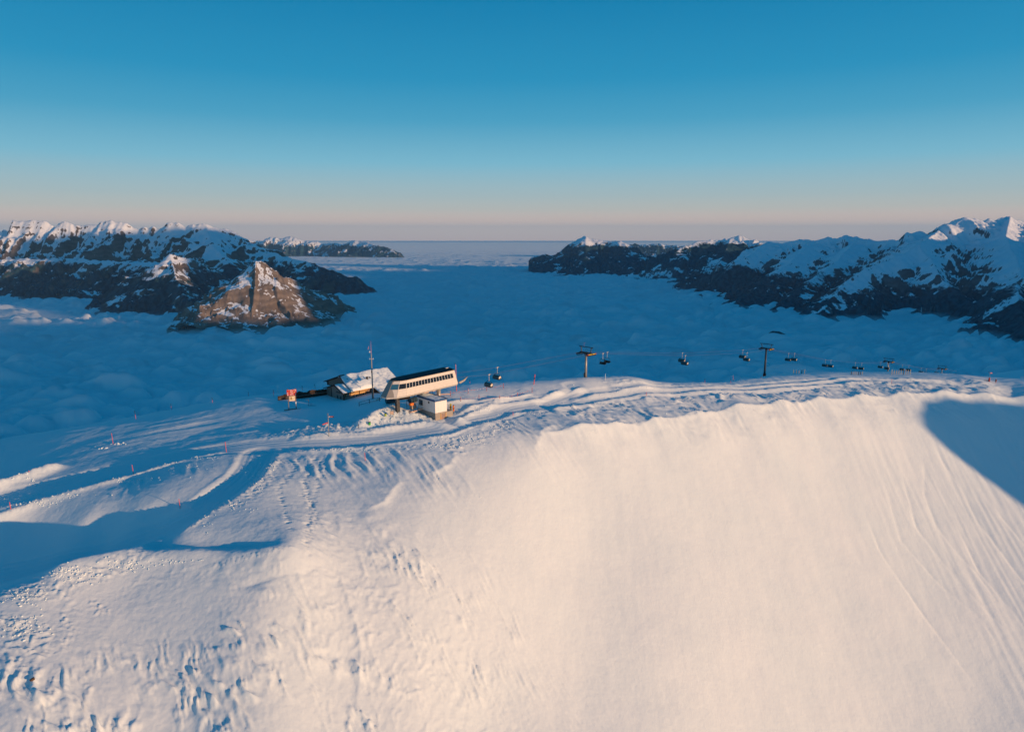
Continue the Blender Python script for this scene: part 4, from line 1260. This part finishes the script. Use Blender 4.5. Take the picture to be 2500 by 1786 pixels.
# ------------------------------------------------------------------ radio mast
def radio_mast():
    b = stand(910.5, 972, .3)
    t = empty('radio_mast', b, 'tall slender radio mast standing between the hut and the lift station', 'mast')
    H = 17.4
    MB().tube((0, 0, 0), (0, 0, H * .55), .24, .19, n=8).build('lower_shaft', m_steel, t)
    MB().tube((0, 0, H * .55), (0, 0, H * .83), .17, .13, n=8).build('upper_shaft', m_steel, t)
    MB().tube((0, 0, H * .83), (0, 0, H + 1.0), .07, .02, n=6).build('antenna', m_pink, t)
    MB().tube((0, 0, 0), (0, 0, 3.2), .30, n=8).build('foot_sleeve', m_greyw, t)
    MB().box((0, 0, H * .73), (1.25, .12, .12)).build('cross_arm', m_whitep, t)
    for s in (-.55, .55): MB().tube((s, 0, H * .73), (s, 0, H * .73 + .28), .10, n=6).build('insulator', m_whitep, t)
    MB().box((-.42, 0, H * .86), (.3, .25, .5)).build('aerial_box', m_whitep, t)
    MB().tube((-.9, 0, H * .90), (-.7, 0, H * .96), .07, n=5).build('wind_sensor', m_pink, t)
    MB().tube((-.9, 0, H * .93), (0, 0, H * .90), .025, n=4).build('sensor_arm', m_steel, t)
    MB().box((.0, -.2, H * .50), (.35, .3, .5)).build('junction_box', m_black, t)
    MB().box((-.75, -.1, H * .40), (.55, .3, .35)).build('camera', m_black, t)
    MB().tube((-.75, 0, H * .39), (0, 0, H * .385), .04, n=4).build('camera_arm', m_black, t)
    for k in range(9): MB().tube((.18, 0, 1 + k * .9), (.42, 0, 1 + k * .9), .025, n=4).build('step', m_steel, t)
    return t
radio_mast()

# ------------------------------------------------------------------ signs
def piste_board():
    a = stand(704.5, 1000, .3); b = stand(721, 996, .3)
    b = Vector((a.x + 2.0, a.y + .9, b.z))
    t = empty('piste_board', a, 'red direction board above a small pale map panel on two wooden posts', 'sign board')
    d = b - a; d.z = 0; al = math.atan2(d.y, d.x); W = d.length
    M = Matrix.Rotation(al, 4, 'Z')
    def bx(nm, c, s, m, par=None, ry=0):
        mb = MB(); mb.box(c, s, M=M); return mb.build(nm, m, par or t)
    for x in (0.1, W): bx('post', (x, 0, 3.3), (.2, .2, 6.6), m_greyw)
    for x in (0.1, W): bx('post_shade', (x, 0, .4), (.24, .24, 1.1), m_beam)  # ground shadow on the lower posts, put in as dark wood
    bd = bx('direction_board', (W / 2 + .05, -.14, 5.45), (2.75, .08, 1.75), m_signred)
    # rows of white arrows and lettering, too small to be read in the photograph
    rng = random.Random(5)
    rows = [(-.85, [(-.75, .16), (-.1, .55), (.75, .5)]), (-.5, [(.1, .9)]), (-.15, [(-.05, .75), (.95, .35)]), (.2, [(.15, .8)]), (.55, [(0.0, .85)]), (.8, [(-.2, .5), (.45, .35)])]
    for z, parts in rows:
        for x, w in parts: bx('lettering', (W / 2 + x, -.19, 5.45 - z * .92), (w, .02, .09), m_whitep, bd)
    for x, z in ((-1.05, -.15), (-1.05, -.68), (1.1, .62), (1.12, -.55)):
        mb = MB(); mb.poly([(W / 2 + x - .16, -.19, 5.45 + z), (W / 2 + x, -.19, 5.45 + z + .2), (W / 2 + x + .16, -.19, 5.45 + z), (W / 2 + x, -.19, 5.45 + z - .2)], (0, .02, 0))
        bmesh.ops.transform(mb.bm, matrix=M, verts=mb.bm.verts); mb.build('arrow', m_whitep, bd)
    bx('badge', (W / 2 + .75, -.19, 5.5), (.22, .02, .2), m_yellow, bd)
    mp = bx('map_frame', (W / 2 + .1, -.14, 3.65), (1.65, .08, 1.5), m_padw)
    bx('map', (W / 2 + .1, -.2, 3.65), (1.4, .03, 1.25), m_paper, mp)
    bx('map_print', (W / 2 - .15, -.225, 3.7), (.55, .02, .8), mat('map_land', (.38, .26, .10), .7, noise=(5, .4)), mp)
    bx('crossbar', (W / 2, 0, 4.35), (W, .08, .1), m_black); bx('crossbar', (W / 2, 0, 3.0), (W, .08, .1), m_black)
    bx('number_plate', (W, -.15, 2.25), (.24, .06, .6), m_whitep)
    bx('ground_beam', (W / 2, -.35, .38), (W + 2.6, .22, .16), m_beam); bx('ground_beam', (W / 2, .1, .4), (W, .2, .14), m_beam)
    return t
piste_board()

def fingerpost():
    b = stand(803.5, 1068, .4)
    t = empty('signpost', b, 'slim metal signpost with two red arrow boards beside the snow road', 'signpost')
    MB().tube((0, 0, 0), (0, 0, 6.8), .10, n=8).build('post', m_steel, t, True)
    MB().tube((0, 0, 6.8), (0, 0, 6.9), .12, n=8).build('cap', m_steel, t)
    a = MB(); a.poly([(.15, -.08, 5.85), (1.35, -.3, 5.9), (1.6, -.35, 6.07), (1.35, -.3, 6.25), (.15, -.08, 6.2)], (0, .05, 0))
    ar = a.build('arrow_board', m_signred, t)
    MB().box((.32, -.16, 6.03), (.3, .04, .3), rz=-.18).build('badge', m_whitep, ar)
    MB().box((.9, -.27, 6.05), (.6, .02, .1), rz=-.18).build('lettering', m_padw, ar)
    MB().box((1.55, -.36, 6.07), (.16, .06, .2)).build('tip', m_beam, ar)
    a = MB(); a.poly([(-.12, -.1, 4.6), (-1.25, -.7, 4.3), (-1.42, -.8, 4.08), (-1.2, -.7, 4.02), (-.12, -.1, 4.28)], (0, .05, 0))
    ar = a.build('arrow_board', m_signred, t)
    MB().box((-.7, -.45, 4.3), (.7, .02, .08), rz=.48, ry=-.2).build('lettering', m_pink, ar)
    return t
fingerpost()

def bin_(px, py, m, label):
    b = stand(px, py, .1)
    t = empty('litter_bin', b, label, 'bin', 'litter bins on poles')
    MB().tube((0, .15, 0), (0, .15, 1.3), .05, n=6).build('pole', m_black, t)
    MB().tube((0, -.12, .45), (0, -.12, 1.15), .26, .30, n=10).build('bucket', m, t)
    MB().box((0, -.12, 1.22), (.62, .6, .08)).build('lid', m_black, t)
bin_(902.5, 1034, m_green, 'bright green litter bin at the edge of the ploughed snow, nearer the camera')
bin_(941.5, 1017, m_lime, 'yellow green litter bin left of the small pale notice board')
b = stand(957, 1016, .1)
t = empty('notice_board', b, 'small pale square notice board on two black legs in the snow', 'notice board')
MB().box((0, 0, 1.15), (.85, .06, .85)).build('panel', m_padw, t)
MB().box((0, -.03, 1.15), (.95, .04, .95)).build('frame', m_black, t).location = (0, .06, 0)
for s in (-.36, .36): MB().tube((s, .03, -.3), (s, .03, .8), .045, n=5).build('leg', m_black, t)
b = stand(875.5, 1046, .2)
t = empty('snow_stake', b, 'short dark wooden stake with a black cap in the lumpy snow heap', 'stake')
MB().tube((0, 0, 0), (0, 0, 1.75), .07, n=6).build('shaft', m_greyw, t); MB().tube((0, 0, 1.6), (0, 0, 1.85), .11, n=6).build('cap', m_black, t)

def railing():
    a = stand(877, 991, .2)
    pts = [stand(877, 991, .2), stand(902, 984, .2), stand(927, 979, .2)]
    t = empty('railing', a, 'black metal railing leading towards the lift station', 'railing')
    for p in pts: MB().box(p - a + Vector((0, 0, .65)), (.14, .14, 1.5)).build('post', m_black, t)
    for h in (1.3, .6):
        for q, r in zip(pts[:-1], pts[1:]):
            MB().tube(q - a + Vector((0, 0, h)), r - a + Vector((0, 0, h)), .06, n=6).build('rail', m_black, t)
    q = pts[-1]; r = stand(945, 974, 0)
    MB().tube(q - a + Vector((-.9, -.6, .75)), r - a + Vector((0, 0, .9)), .14, n=8).build('padded_rail', m_padw, t)
railing()
def picnic():
    b = stand(754, 990, .1)
    t = empty('ski_rack', b, 'slim dark ski rack standing in front of the windbreak fence', 'ski rack')
    MB().tube((0, 0, 0), (0, 0, 2.0), .06, n=5).build('upright', m_greyw, t)
    MB().box((.9, .2, .06), (2.6, .3, .12)).build('base', m_black, t)
    MB().tube((-.9, 0, 1.9), (.2, 0, 2.0), .04, n=5).build('arm', m_greyw, t)
    for x in (.5, .9): MB().tube((x, .1, .1), (x, .1, 1.0), .03, n=4).build('ski', m_dark, t)
picnic()

# ------------------------------------------------------------------ marker poles
POLES = [  # photo x, top y, base y, kind, label
    (27.5, 1223, 1247, 'r', 'lowest orange marker pole, at the far left of the snow bank'),
    (71.6, 1130, 1151, 'r', 'orange marker pole on the bright snow berm at the far left'),
    (276.6, 1056, 1084, 'r', 'tall orange marker pole between two snow clods on the blue shaded slope'),
    (326, 1133, 1157, 'r', 'orange marker pole halfway along the lumpy crest of the snow bank'),
    (553, 1077, 1103, 'r', 'orange marker pole at the upper tip of the snow bank by the track fork'),
    (440, 1216, 1240, 'r', 'orange marker pole at the foot of the snow bank beside the cut track'),
    (332, 1002, 1023, 'b', 'leftmost half black marker pole on the far snow edge'),
    (419, 985, 1000, 'b', 'second half black marker pole along the far snow edge'),
    (519, 970, 983, 'b', 'third half black marker pole along the far snow edge'),
    (607, 954, 966, 'b', 'fourth half black marker pole along the far snow edge'),
    (669, 951, 968, 'b', 'dark marker pole just left of the white post by the windbreak'),
    (738.5, 941, 952, 'b', 'marker pole rising behind the windbreak fence, nearer the red board'),
    (769.6, 936, 948, 'b', 'marker pole rising behind the windbreak fence, nearer the hut'),
    (678, 933, 953, 'w', 'white post at the left end of the windbreak fence'),
    (892, 1104, 1123, 'r', 'orange marker pole on the drifted slope below the road'),
    (1253, 1000, 1014, 'r', 'orange marker pole at the road bend above the blown drifts'),
    (1578, 954, 966, 'r', 'orange marker pole beside the shaded rut of the ridge road'),
    (1721, 924, 934, 'b', 'small dark marker pole on the far edge between the two big pylons'),
    (1784, 924, 935, 'b', 'dark marker pole left of the pylon with the red foot'),
    (1790, 917, 928, 'r', 'pink marker pole just behind the dark one, left of the red footed pylon'),
    (1858, 918, 922.5, 'b', 'tiny marker pole beside the red footed pylon'),
    (1477.6, 912, 928, 'w', 'white post on the brow right of the first pylon'),
    (1303, 914, 938, 'R', 'thick leaning red pole behind the rope barrier'),
    (2177, 924.6, 935, 'r', 'orange marker pole on the ridge below the third pylon'),
    (1147.3, 927, 936, 'b', 'half black marker pole behind the rope barrier near the station'),
]
for px, y0, y1, kind, label in POLES:
    b = stand(px, y1)
    h = (y1 - y0) / FOC * b.y * 1.06
    t = empty('marker_pole' if kind != 'w' else 'white_post', b, label, 'marker pole' if kind != 'w' else 'post', 'poles marking the piste edge')
    lean = .05 if kind != 'R' else .12
    r = {'r': .062, 'b': .055, 'w': .085, 'R': .13}[kind]
    if kind == 'w':
        MB().tube((0, 0, -.4), (0, 0, h), r, n=6).build('shaft', m_whitep, t)
    elif kind == 'b':
        MB().tube((0, 0, -.4), (-.03 * h, 0, h * .55), r, n=6).build('shaft', m_pole, t)
        MB().tube((-.03 * h, 0, h * .55), (-lean * h, 0, h), r * 1.25, n=6).build('black_top', m_black, t)
    else:
        MB().tube((0, 0, -.4), (-lean * h if kind == 'r' else lean * h, 0, h), r, n=6).build('shaft', m_pole, t)
        if kind == 'R': MB().tube((lean * h * .55, 0, h * .55), (lean * h * .68, 0, h * .68), r * 1.2, n=6).build('band', m_black, t)

# ------------------------------------------------------------------ rope barriers round the landing area
def rope_barrier(pts, label, h=1.5, flags=True):
    ps = [stand(*p) for p in pts]; a = ps[0]
    t = empty('rope_barrier', a, label, 'rope barrier', 'rope barriers round the landing area')
    for p in ps:
        q = p - a
        for k in range(5):
            MB().tube(q + Vector((0, 0, -.1 + k * h / 4.2)), q + Vector((0, 0, -.1 + (k + 1) * h / 4.2)), .075, n=5).build('pole_section', m_pole if k % 2 == 0 else m_black, t)
    rng = random.Random(len(pts) * 7)
    for q, r in zip(ps[:-1], ps[1:]):
        q = q - a + Vector((0, 0, h * .72)); r = r - a + Vector((0, 0, h * .72)); n = 6; pr = q
        for k in range(1, n + 1):
            f = k / n; c = q.lerp(r, f) - Vector((0, 0, .5 * math.sin(math.pi * f) * .5))
            MB().tube(pr, c, .022, n=4).build('rope', m_pink, t)
            if flags and rng.random() < .42: MB().ball(c, .15, n=6).build('float', m_pink if rng.random() < .5 else m_whitep, t)
            pr = c
rope_barrier([(1099.6, 967), (1143, 960), (1188, 954), (1229, 948)], 'rear rope barrier with striped poles and floats, nearest the station')
rope_barrier([(1125, 979), (1169.5, 976), (1220, 972), (1263.6, 966), (1299, 957)], 'front rope barrier with striped poles curving round the bright snow lip')
b = stand(1076, 968); c = stand(1099, 967)
t = empty('padded_barrier', b, 'pale orange padded barrier between the station pillar and the ropes', 'barrier')
MB().tube((0, 0, .7), Vector(c) - b + Vector((0, 0, .7)), .16, n=8).build('tube', m_padw, t)
for f in (0, .35, 1): MB().tube((Vector(c) - b) * f + Vector((0, 0, -.1)), (Vector(c) - b) * f + Vector((0, 0, .9)), .06, n=5).build('leg', m_dark, t)

# ------------------------------------------------------------------ pylons, haul ropes, chairs
GAUGE = 2.7
def rope_xy(px, side):
    """plan position on a rope (side +1 = the rope on the camera's side) seen at photo x"""
    # x = -235.6 + 1.1 y shifted across by GAUGE
    x0 = -235.6 + side * GAUGE * (ACROSS.x - 1.1 * ACROSS.y)
    r = ray(px, 880)[0]
    y = x0 / (r - 1.1)
    return r * y, y
PYL = [  # photo x, crossarm y, base height (m), plan distance y, arm half width, red foot, label
    (1436, 861, 238.0, 2.9, False, 1.0, 'nearest dark steel lift pylon, standing alone above the brow with yellow and red wheel train'),
    (1879, 850, 326.0, 3.0, True, 1.0, 'tall lift pylon with a red padded foot, second from the station'),
    (2186, 882, 437.0, 3.0, False, .9, 'smaller third lift pylon rising behind a row of stakes on the ridge'),
    (2321.5, 899, 514.0, 3.0, False, .9, 'farthest lift pylon, half hidden by the snow ridge'),
]
ROPEZ = []
for px, py, y, hw, redfoot, sc, label in PYL:
    x = -235.6 + 1.1 * y
    k = ray(px, py)[1]
    za = k * y; zb = gz(x, y) - .3
    ROPEZ.append((y, za - .35))
    M = frame((x, y, zb), ACROSS, LINE)
    t = empty('lift_pylon', label=label, cat='pylon', group='pylons of the chairlift', M=M)
    H = za - zb
    body = MB().tube((0, 0, 0), (0, 0, H - .3), .50 * sc, .38 * sc, n=12).build('mast', m_steel if not redfoot else m_dark, t, True)
    MB().tube((0, 0, 0), (0, 0, .35), .62, n=12).build('foot_plate', m_dark, t)
    if redfoot: MB().tube((0, 0, .1), (0, 0, 2.0), .82, .70, n=8).build('foot_pad', mat('dark_red_pad', (.26, .02, .015), .7), t)
    MB().box((0, 0, H), (hw * 2, .42, .5), bevel=.04).build('cross_arm', m_black, t)
    MB().box((0, 0, H - .6), (.9, .7, .8), bevel=.05).build('arm_bracket', m_black, t)
    fh = 2.1 * sc
    for s in (-1, 1):
        MB().box((s * hw * .78, 0, H + fh / 2), (.2, .26, fh), ry=s * .22).build('strut', m_dark, t)
    MB().box((0, 0, H + fh), (hw * 2 + .7, .26, .26), bevel=.03).build('lifting_frame', m_black, t)
    for s in (-1, 1):
        tr = MB().box((s * GAUGE, 0, H - .45), (.28, 4.4, .26), bevel=.04).build('wheel_train', m_black, t)
        for j in range(8):
            yy_ = -2.0 + j * .57
            MB().tube((s * GAUGE - .10, yy_, H - .22), (s * GAUGE + .10, yy_, H - .22), .23, n=9).build('wheel', (m_yellow if s == 1 else m_dark) if 0 < j < 7 else (m_red if s == 1 else m_dark), tr)
        MB().box((s * (GAUGE - .5), 0, H - .75), (.8, 4.6, .05)).build('catwalk', m_dark, t)
        for j in (-2.2, 0, 2.2):
            MB().tube((s * (GAUGE - .9), j, H - .75), (s * (GAUGE - .9), j, H + .3), .03, n=4).build('handrail_post', m_dark, t)
    for k2 in range(int(H / 1.1)):
        MB().tube((-.5, .0, .8 + k2 * 1.1), (-.5 - .25, 0, .8 + k2 * 1.1), .03, n=4).build('step', m_dark, t)
    if px == 1436:
        MB().tube((-1.0, 0, H + fh), (-1.0, 0, H + fh + 1.2), .03, n=4).build('sensor_stick', m_pink, t)
        MB().box((-1.0, 0, H + fh + 1.25), (.6, .05, .05)).build('sensor_bar', m_pink, t)
        MB().ball((-.75, 0, H + fh + 1.35), .09).build('sensor_cup', m_pink, t)
        MB().box((.0, -.45, 1.2), (.7, .5, 1.3)).build('switch_box', m_dark, t)
        r = MB()
        for q in range(10):
            a0, a1 = q * .628, (q + 1) * .628
            r.tube((.2 + .6 * math.cos(a0), 0, H + .85 + .6 * math.sin(a0)), (.2 + .6 * math.cos(a1), 0, H + .85 + .6 * math.sin(a1)), .04, n=4)
        r.build('rescue_hoop', m_dark, t)

CH = [  # photo x of the grip, grip y, side, open without hood, label
    (1193.7, 914.5, 1, 0, 'hooded chair nearest the station with a bright sunlit end'),
    (1214, 897, -1, 0, 'hooded chair just right of and above the one nearest the station'),
    (1471.5, 863, 1, 1, 'open black chair without hood right of the first pylon, lower of the two'),
    (1482, 860, -1, 1, 'open black chair without hood right of the first pylon, upper and farther of the two'),
    (1665, 862, -1, 0, 'rear hooded chair of the pair hanging midway between the first two pylons'),
    (1672.5, 868, 1, 0, 'front hooded chair of the pair hanging midway between the first two pylons'),
    (1812, 854.5, -1, 0, 'rear hooded chair of the pair left of the red footed pylon'),
    (1822.7, 861, 1, 0, 'front hooded chair of the pair left of the red footed pylon'),
    (1924, 863, -1, 0, 'left hooded chair of the touching pair just right of the red footed pylon'),
    (1938.5, 862.5, 1, 0, 'right hooded chair of the touching pair just right of the red footed pylon'),
    (2015, 878.5, -1, 0, 'left chair of the second pair beyond the red footed pylon'),
    (2028.6, 879.6, 1, 0, 'right chair of the second pair beyond the red footed pylon'),
    (2089, 885, -1, 0, 'left chair of the third pair beyond the red footed pylon'),
    (2104.5, 886.5, 1, 0, 'right chair of the third pair beyond the red footed pylon'),
    (2151, 884, -1, 0, 'left chair of the pair just left of the third pylon'),
    (2167.5, 887, 1, 0, 'right chair of the pair just left of the third pylon'),
    (2204.6, 890.6, -1, 0, 'left chair of the pair just right of the third pylon'),
    (2220.5, 891.7, 1, 0, 'right chair of the pair just right of the third pylon'),
    (2251.5, 898, -1, 0, 'left chair of the pair midway between the last two pylons'),
    (2264, 900.5, 1, 0, 'right chair of the pair midway between the last two pylons'),
    (2290, 900.5, -1, 0, 'left chair of the pair just before the farthest pylon'),
    (2303, 902.7, 1, 0, 'right chair of the pair just before the farthest pylon'),
    (2325, 906, -1, 0, 'small chair half behind the farthest pylon'),
    (2337, 906, 1, 0, 'last chair of all, just right of the farthest pylon'),
]
def make_chair(open_):
    """origin at the grip on the rope; X across the line, Y along it"""
    t = empty('lift_chair')
    H = 2.2
    MB().tube((0, 0, .05), (0, 0, -H), .075, n=6).build('hanger', m_hanger, t)
    g = MB().box((0, 0, .05), (.22, .6, .26), bevel=.03).build('grip', m_hanger, t)
    MB().tube((0, .34, .16), (0, .48, .16), .16, n=8).build('roller', m_hanger, g)
    W = 1.42
    mb = MB(); mb.path([(-W, 0, -H - .75), (-W * .93, 0, -H - .25), (-W * .6, 0, -H + .02), (W * .6, 0, -H + .02), (W * .93, 0, -H - .25), (W, 0, -H - .75)], .075)
    mb.build('top_bar', m_black, t)
    for s in (-1, 1):
        mb = MB(); mb.path([(s * W, 0, -H - .7), (s * W, .05, -H - 1.5), (s * W, -.1, -H - 1.78), (s * W, -.7, -H - 1.85)], .05)
        mb.build('side_frame', m_black, t)
    MB().box((0, -.28, -H - 1.80), (2 * W - .1, .62, .16), bevel=.03).build('seat', m_seat, t)
    for k in range(6):
        MB().box((-W + .27 + k * .512, .10, -H - 1.42), (.47, .12, .62), rx=-.14).build('backrest', m_seat, t)
    if not open_:
        mb = MB()
        prof = [(.42, -1.55), (.52, -1.1), (.42, -.65), (.05, -.38), (-.42, -.42), (-.78, -.72), (-.92, -1.2), (-.86, -1.65)]
        for (a, b) in zip(prof[:-1], prof[1:]):
            mb.poly([(-W - .08, a[0], -H + a[1]), (W + .08, a[0], -H + a[1]), (W + .08, b[0], -H + b[1]), (-W - .08, b[0], -H + b[1])])
        mb.poly([(-W - .08, p[0], -H + p[1]) for p in prof]); mb.poly([(W + .08, p[0], -H + p[1]) for p in prof])
        mb.build('hood', m_bubble, t)
        MB().poly([(W + .10, p[0] * .7, -H - 1.05 + (p[1] + 1.05) * .7) for p in prof], (.03, 0, 0)).build('sunlit_hood_end', m_hanger, t)  # pale end on the sun side only, sunlight put into the colour
    else:
        MB().tube((-W + .1, -.55, -H - .85), (W - .1, -.55, -H - .85), .03, n=5).build('safety_bar', m_black, t)
        mb = MB()
        for x in (-W * .6, -W * .2, W * .2, W * .6): mb.tube((x, -.55, -H - .85), (x + .12, -.6, -H - 1.25), .025, n=4)
        mb.build('footrest', m_black, t)
    return t
protos = {0: make_chair(0), 1: make_chair(1)}
used = {0: False, 1: False}
near_pts, far_pts = [], []
for px, py, side, op, label in CH:
    x, y = rope_xy(px, side); z = ray(px, py)[1] * y
    (near_pts if side > 0 else far_pts).append((x, y, z))
    o = protos[op] if not used[op] else copy_thing(protos[op]); used[op] = True
    o.matrix_world = frame((x, y, z), ACROSS, LINE) @ Matrix.Scale(.93, 4)
    tag(o, label, 'lift chair', 'chairs hanging on the lift ropes')
# two chairs parked in the loading bay
for (px, py, rz, label) in ((953, 985, .55, 'hooded chair parked under the nose of the lift station, left of the pillar'), (1006, 983, 1.0, 'hooded chair parked under the lift station between pillar and white cabin')):
    b = stand(px, py)
    o = copy_thing(protos[0]); o.matrix_world = Matrix.Translation(b + Vector((0, 0, 4.35))) @ Matrix.Rotation(rz, 4, 'Z')
    tag(o, label, 'lift chair', 'chairs parked at the station')

def haul_rope(side, pts, label):
    x0, y0 = -235.6 + 1.1 * 199, 199.0
    off = ACROSS * GAUGE * side
    P = [Vector((x0 + off.x - LX * 2, y0 + off.y - LY * 2, -40.6))]
    allp = [Vector(p) for p in pts]
    for (y, z) in ROPEZ: allp.append(Vector((-235.6 + 1.1 * y + off.x, y + off.y, z + .25)))
    allp.sort(key=lambda p: p.y)
    P += allp
    P.append(P[-1] + Vector((LX * 60, LY * 60, -22)))
    mb = MB(); mb.path(P, .024, n=5)
    o = mb.build('haul_rope', m_rope); tag(o, label, 'cable', 'ropes of the chairlift')
haul_rope(1, near_pts, 'thin haul rope of the lift on the side facing the camera')
haul_rope(-1, far_pts, 'thin haul rope of the lift on the side facing the valley')

# ------------------------------------------------------------------ small things along the right skyline
def stakes(x0, x1, n, py, label, hh=1.6):
    a = stand(x0, py, .2)
    t = empty('snow_fence', a, label, 'snow fence', 'rows of stakes along the ridge')
    rng = random.Random(int(x0))
    for k in range(n):
        p = stand(x0 + (x1 - x0) * k / (n - 1), py, .1) - a
        MB().box(p + Vector((0, 0, hh / 2)), (.30, .10, hh * rng.uniform(.7, 1.15))).build('slat', m_dark if rng.random() < .4 else m_steel, t)
stakes(2177, 2222, 9, 914.5, 'row of nine stakes at the foot of the third pylon', 2.6)
stakes(2078, 2105, 7, 914.5, 'low row of stakes with snow, left of the third pylon')
stakes(1937, 1964, 5, 912, 'short row of stakes right of the red footed pylon', 2.0)
b = stand(2414.5, 931, .2)
t = empty('padded_signpost', b, 'red padded post with a small pink sign on the right skyline', 'signpost')
MB().tube((0, 0, 0), (0, 0, 2.0), .36, .3, n=8).build('pad', m_red, t)
MB().tube((0, 0, 2.0), (0, 0, 4.2), .06, n=5).build('post', m_steel, t)
MB().box((.55, 0, 4.2), (.95, .06, .45)).build('sign', m_pink, t)
MB().box((-.5, 0, 4.6), (.7, .06, .2), ry=.3).build('wind_vane', m_black, t)
MB().box((-2.2, 0, .75), (4.0, .2, .22)).build('side_beam', m_dark, t)
b = stand(2430.5, 936, .2)
t = empty('small_sign', b, 'small dark red sign right of the red padded post', 'sign')
MB().tube((0, 0, 0), (0, 0, 1.0), .07, n=5).build('post', m_pink, t); MB().box((0, 0, 1.6), (.55, .1, 1.3)).build('panel', m_black, t)
MB().box((.22, -.07, 1.6), (.14, .04, 1.3)).build('edge_strip', m_signred, t)

# ------------------------------------------------------------------ loose snow and a stone
def stone():
    b = stand(79, 1657)
    mb = MB(); rr = bmesh.ops.create_icosphere(mb.bm, subdivisions=2, radius=.32)
    for v in mb.bm.verts:
        v.co *= 1 + .35 * float(perlin(np.array([v.co.x * 4.0]), np.array([v.co.y * 4.0 + v.co.z * 3]))[0]); v.co.z *= .5
    o = mb.build('stone', m_rock); o.location = b
    tag(o, 'small brown stone lying alone on the bright snow slope, lower left', 'stone')
stone()
def clods():
    rng = random.Random(11); bm = bmesh.new()
    spots = [((700, 1062), 40, 9, 70, .11), ((800, 1052), 50, 9, 90, .12), ((900, 1042), 40, 12, 110, .13), ((960, 1028), 40, 14, 150, .14), ((1030, 1030), 30, 10, 60, .14), ((1140, 1070), 70, 16, 110, .16), ((1080, 1088), 60, 6, 60, .15),
             ((620, 1170), 30, 30, 90, .15), ((500, 1262), 30, 25, 40, .12), ((120, 1215), 120, 10, 60, .15), ((400, 1140), 120, 8, 70, .13), ((60, 1172), 60, 10, 40, .2), ((1180, 1000), 60, 8, 60, .16),
             ((250, 1092), 10, 3, 8, .3), ((290, 1082), 16, 3, 14, .3), ((300, 1172), 90, 6, 120, .14), ((80, 1232), 90, 8, 90, .15), ((480, 1118), 70, 5, 60, .13), ((560, 1232), 50, 14, 90, .13), ((655, 1140), 20, 20, 80, .13),
             ((60, 1450), 60, 25, 90, .16), ((180, 1405), 70, 18, 110, .15), ((300, 1380), 70, 14, 80, .14), ((60, 1530), 60, 30, 90, .15), ((420, 1372), 60, 8, 40, .12),
             ((1230, 1040), 60, 16, 90, .15), ((850, 1100), 120, 5, 90, .14), ((1300, 1012), 80, 5, 50, .14), ((1450, 985), 120, 5, 70, .14), ((1700, 956), 200, 4, 70, .16),
             ((1600, 948), 200, 4, 70, .14), ((1520, 1038), 150, 4, 50, .14), ((1750, 1002), 120, 4, 50, .14), ((1259, 1147), 1, 1, 1, .2), ((1173, 1212), 1, 1, 1, .2)]
    for (cx, cy), sx, sy, n, r in spots:
        c = hit(cx, cy)
        ex = hit(cx + 10, cy); ey = hit(cx, cy + 4)
        ax = (ex[:2] - c[:2]) / 10; ay = (ey[:2] - c[:2]) / 4
        U = np.array([[rng.gauss(0, .5) * sx, rng.gauss(0, .5) * sy] for _ in range(n)])
        px_ = c[0] + U[:, 0] * ax[0] + U[:, 1] * ay[0]; py_ = c[1] + U[:, 0] * ax[1] + U[:, 1] * ay[1]
        z = ground(px_, py_)
        for i in range(n):
            rr = r * rng.uniform(.35, 1.25)
            g = bmesh.ops.create_icosphere(bm, subdivisions=1, radius=rr)
            M = Matrix.Translation((px_[i], py_[i], z[i] + rr * .25)) @ Matrix.Rotation(rng.random() * 6, 4, 'Z') @ Matrix.Diagonal((rng.uniform(.8, 1.5), rng.uniform(.7, 1.2), rng.uniform(.5, .9), 1))
            for v in g['verts']: v.co *= rng.uniform(.75, 1.2)
            bmesh.ops.transform(bm, matrix=M, verts=g['verts'])
    me = bpy.data.meshes.new('snow_clods'); bm.to_mesh(me); bm.free(); me.materials.append(SNOW)
    o = bpy.data.objects.new('snow_clods', me); COL.objects.link(o); tag(o, 'loose lumps of ploughed snow along the road edges', kind='stuff')
clods()
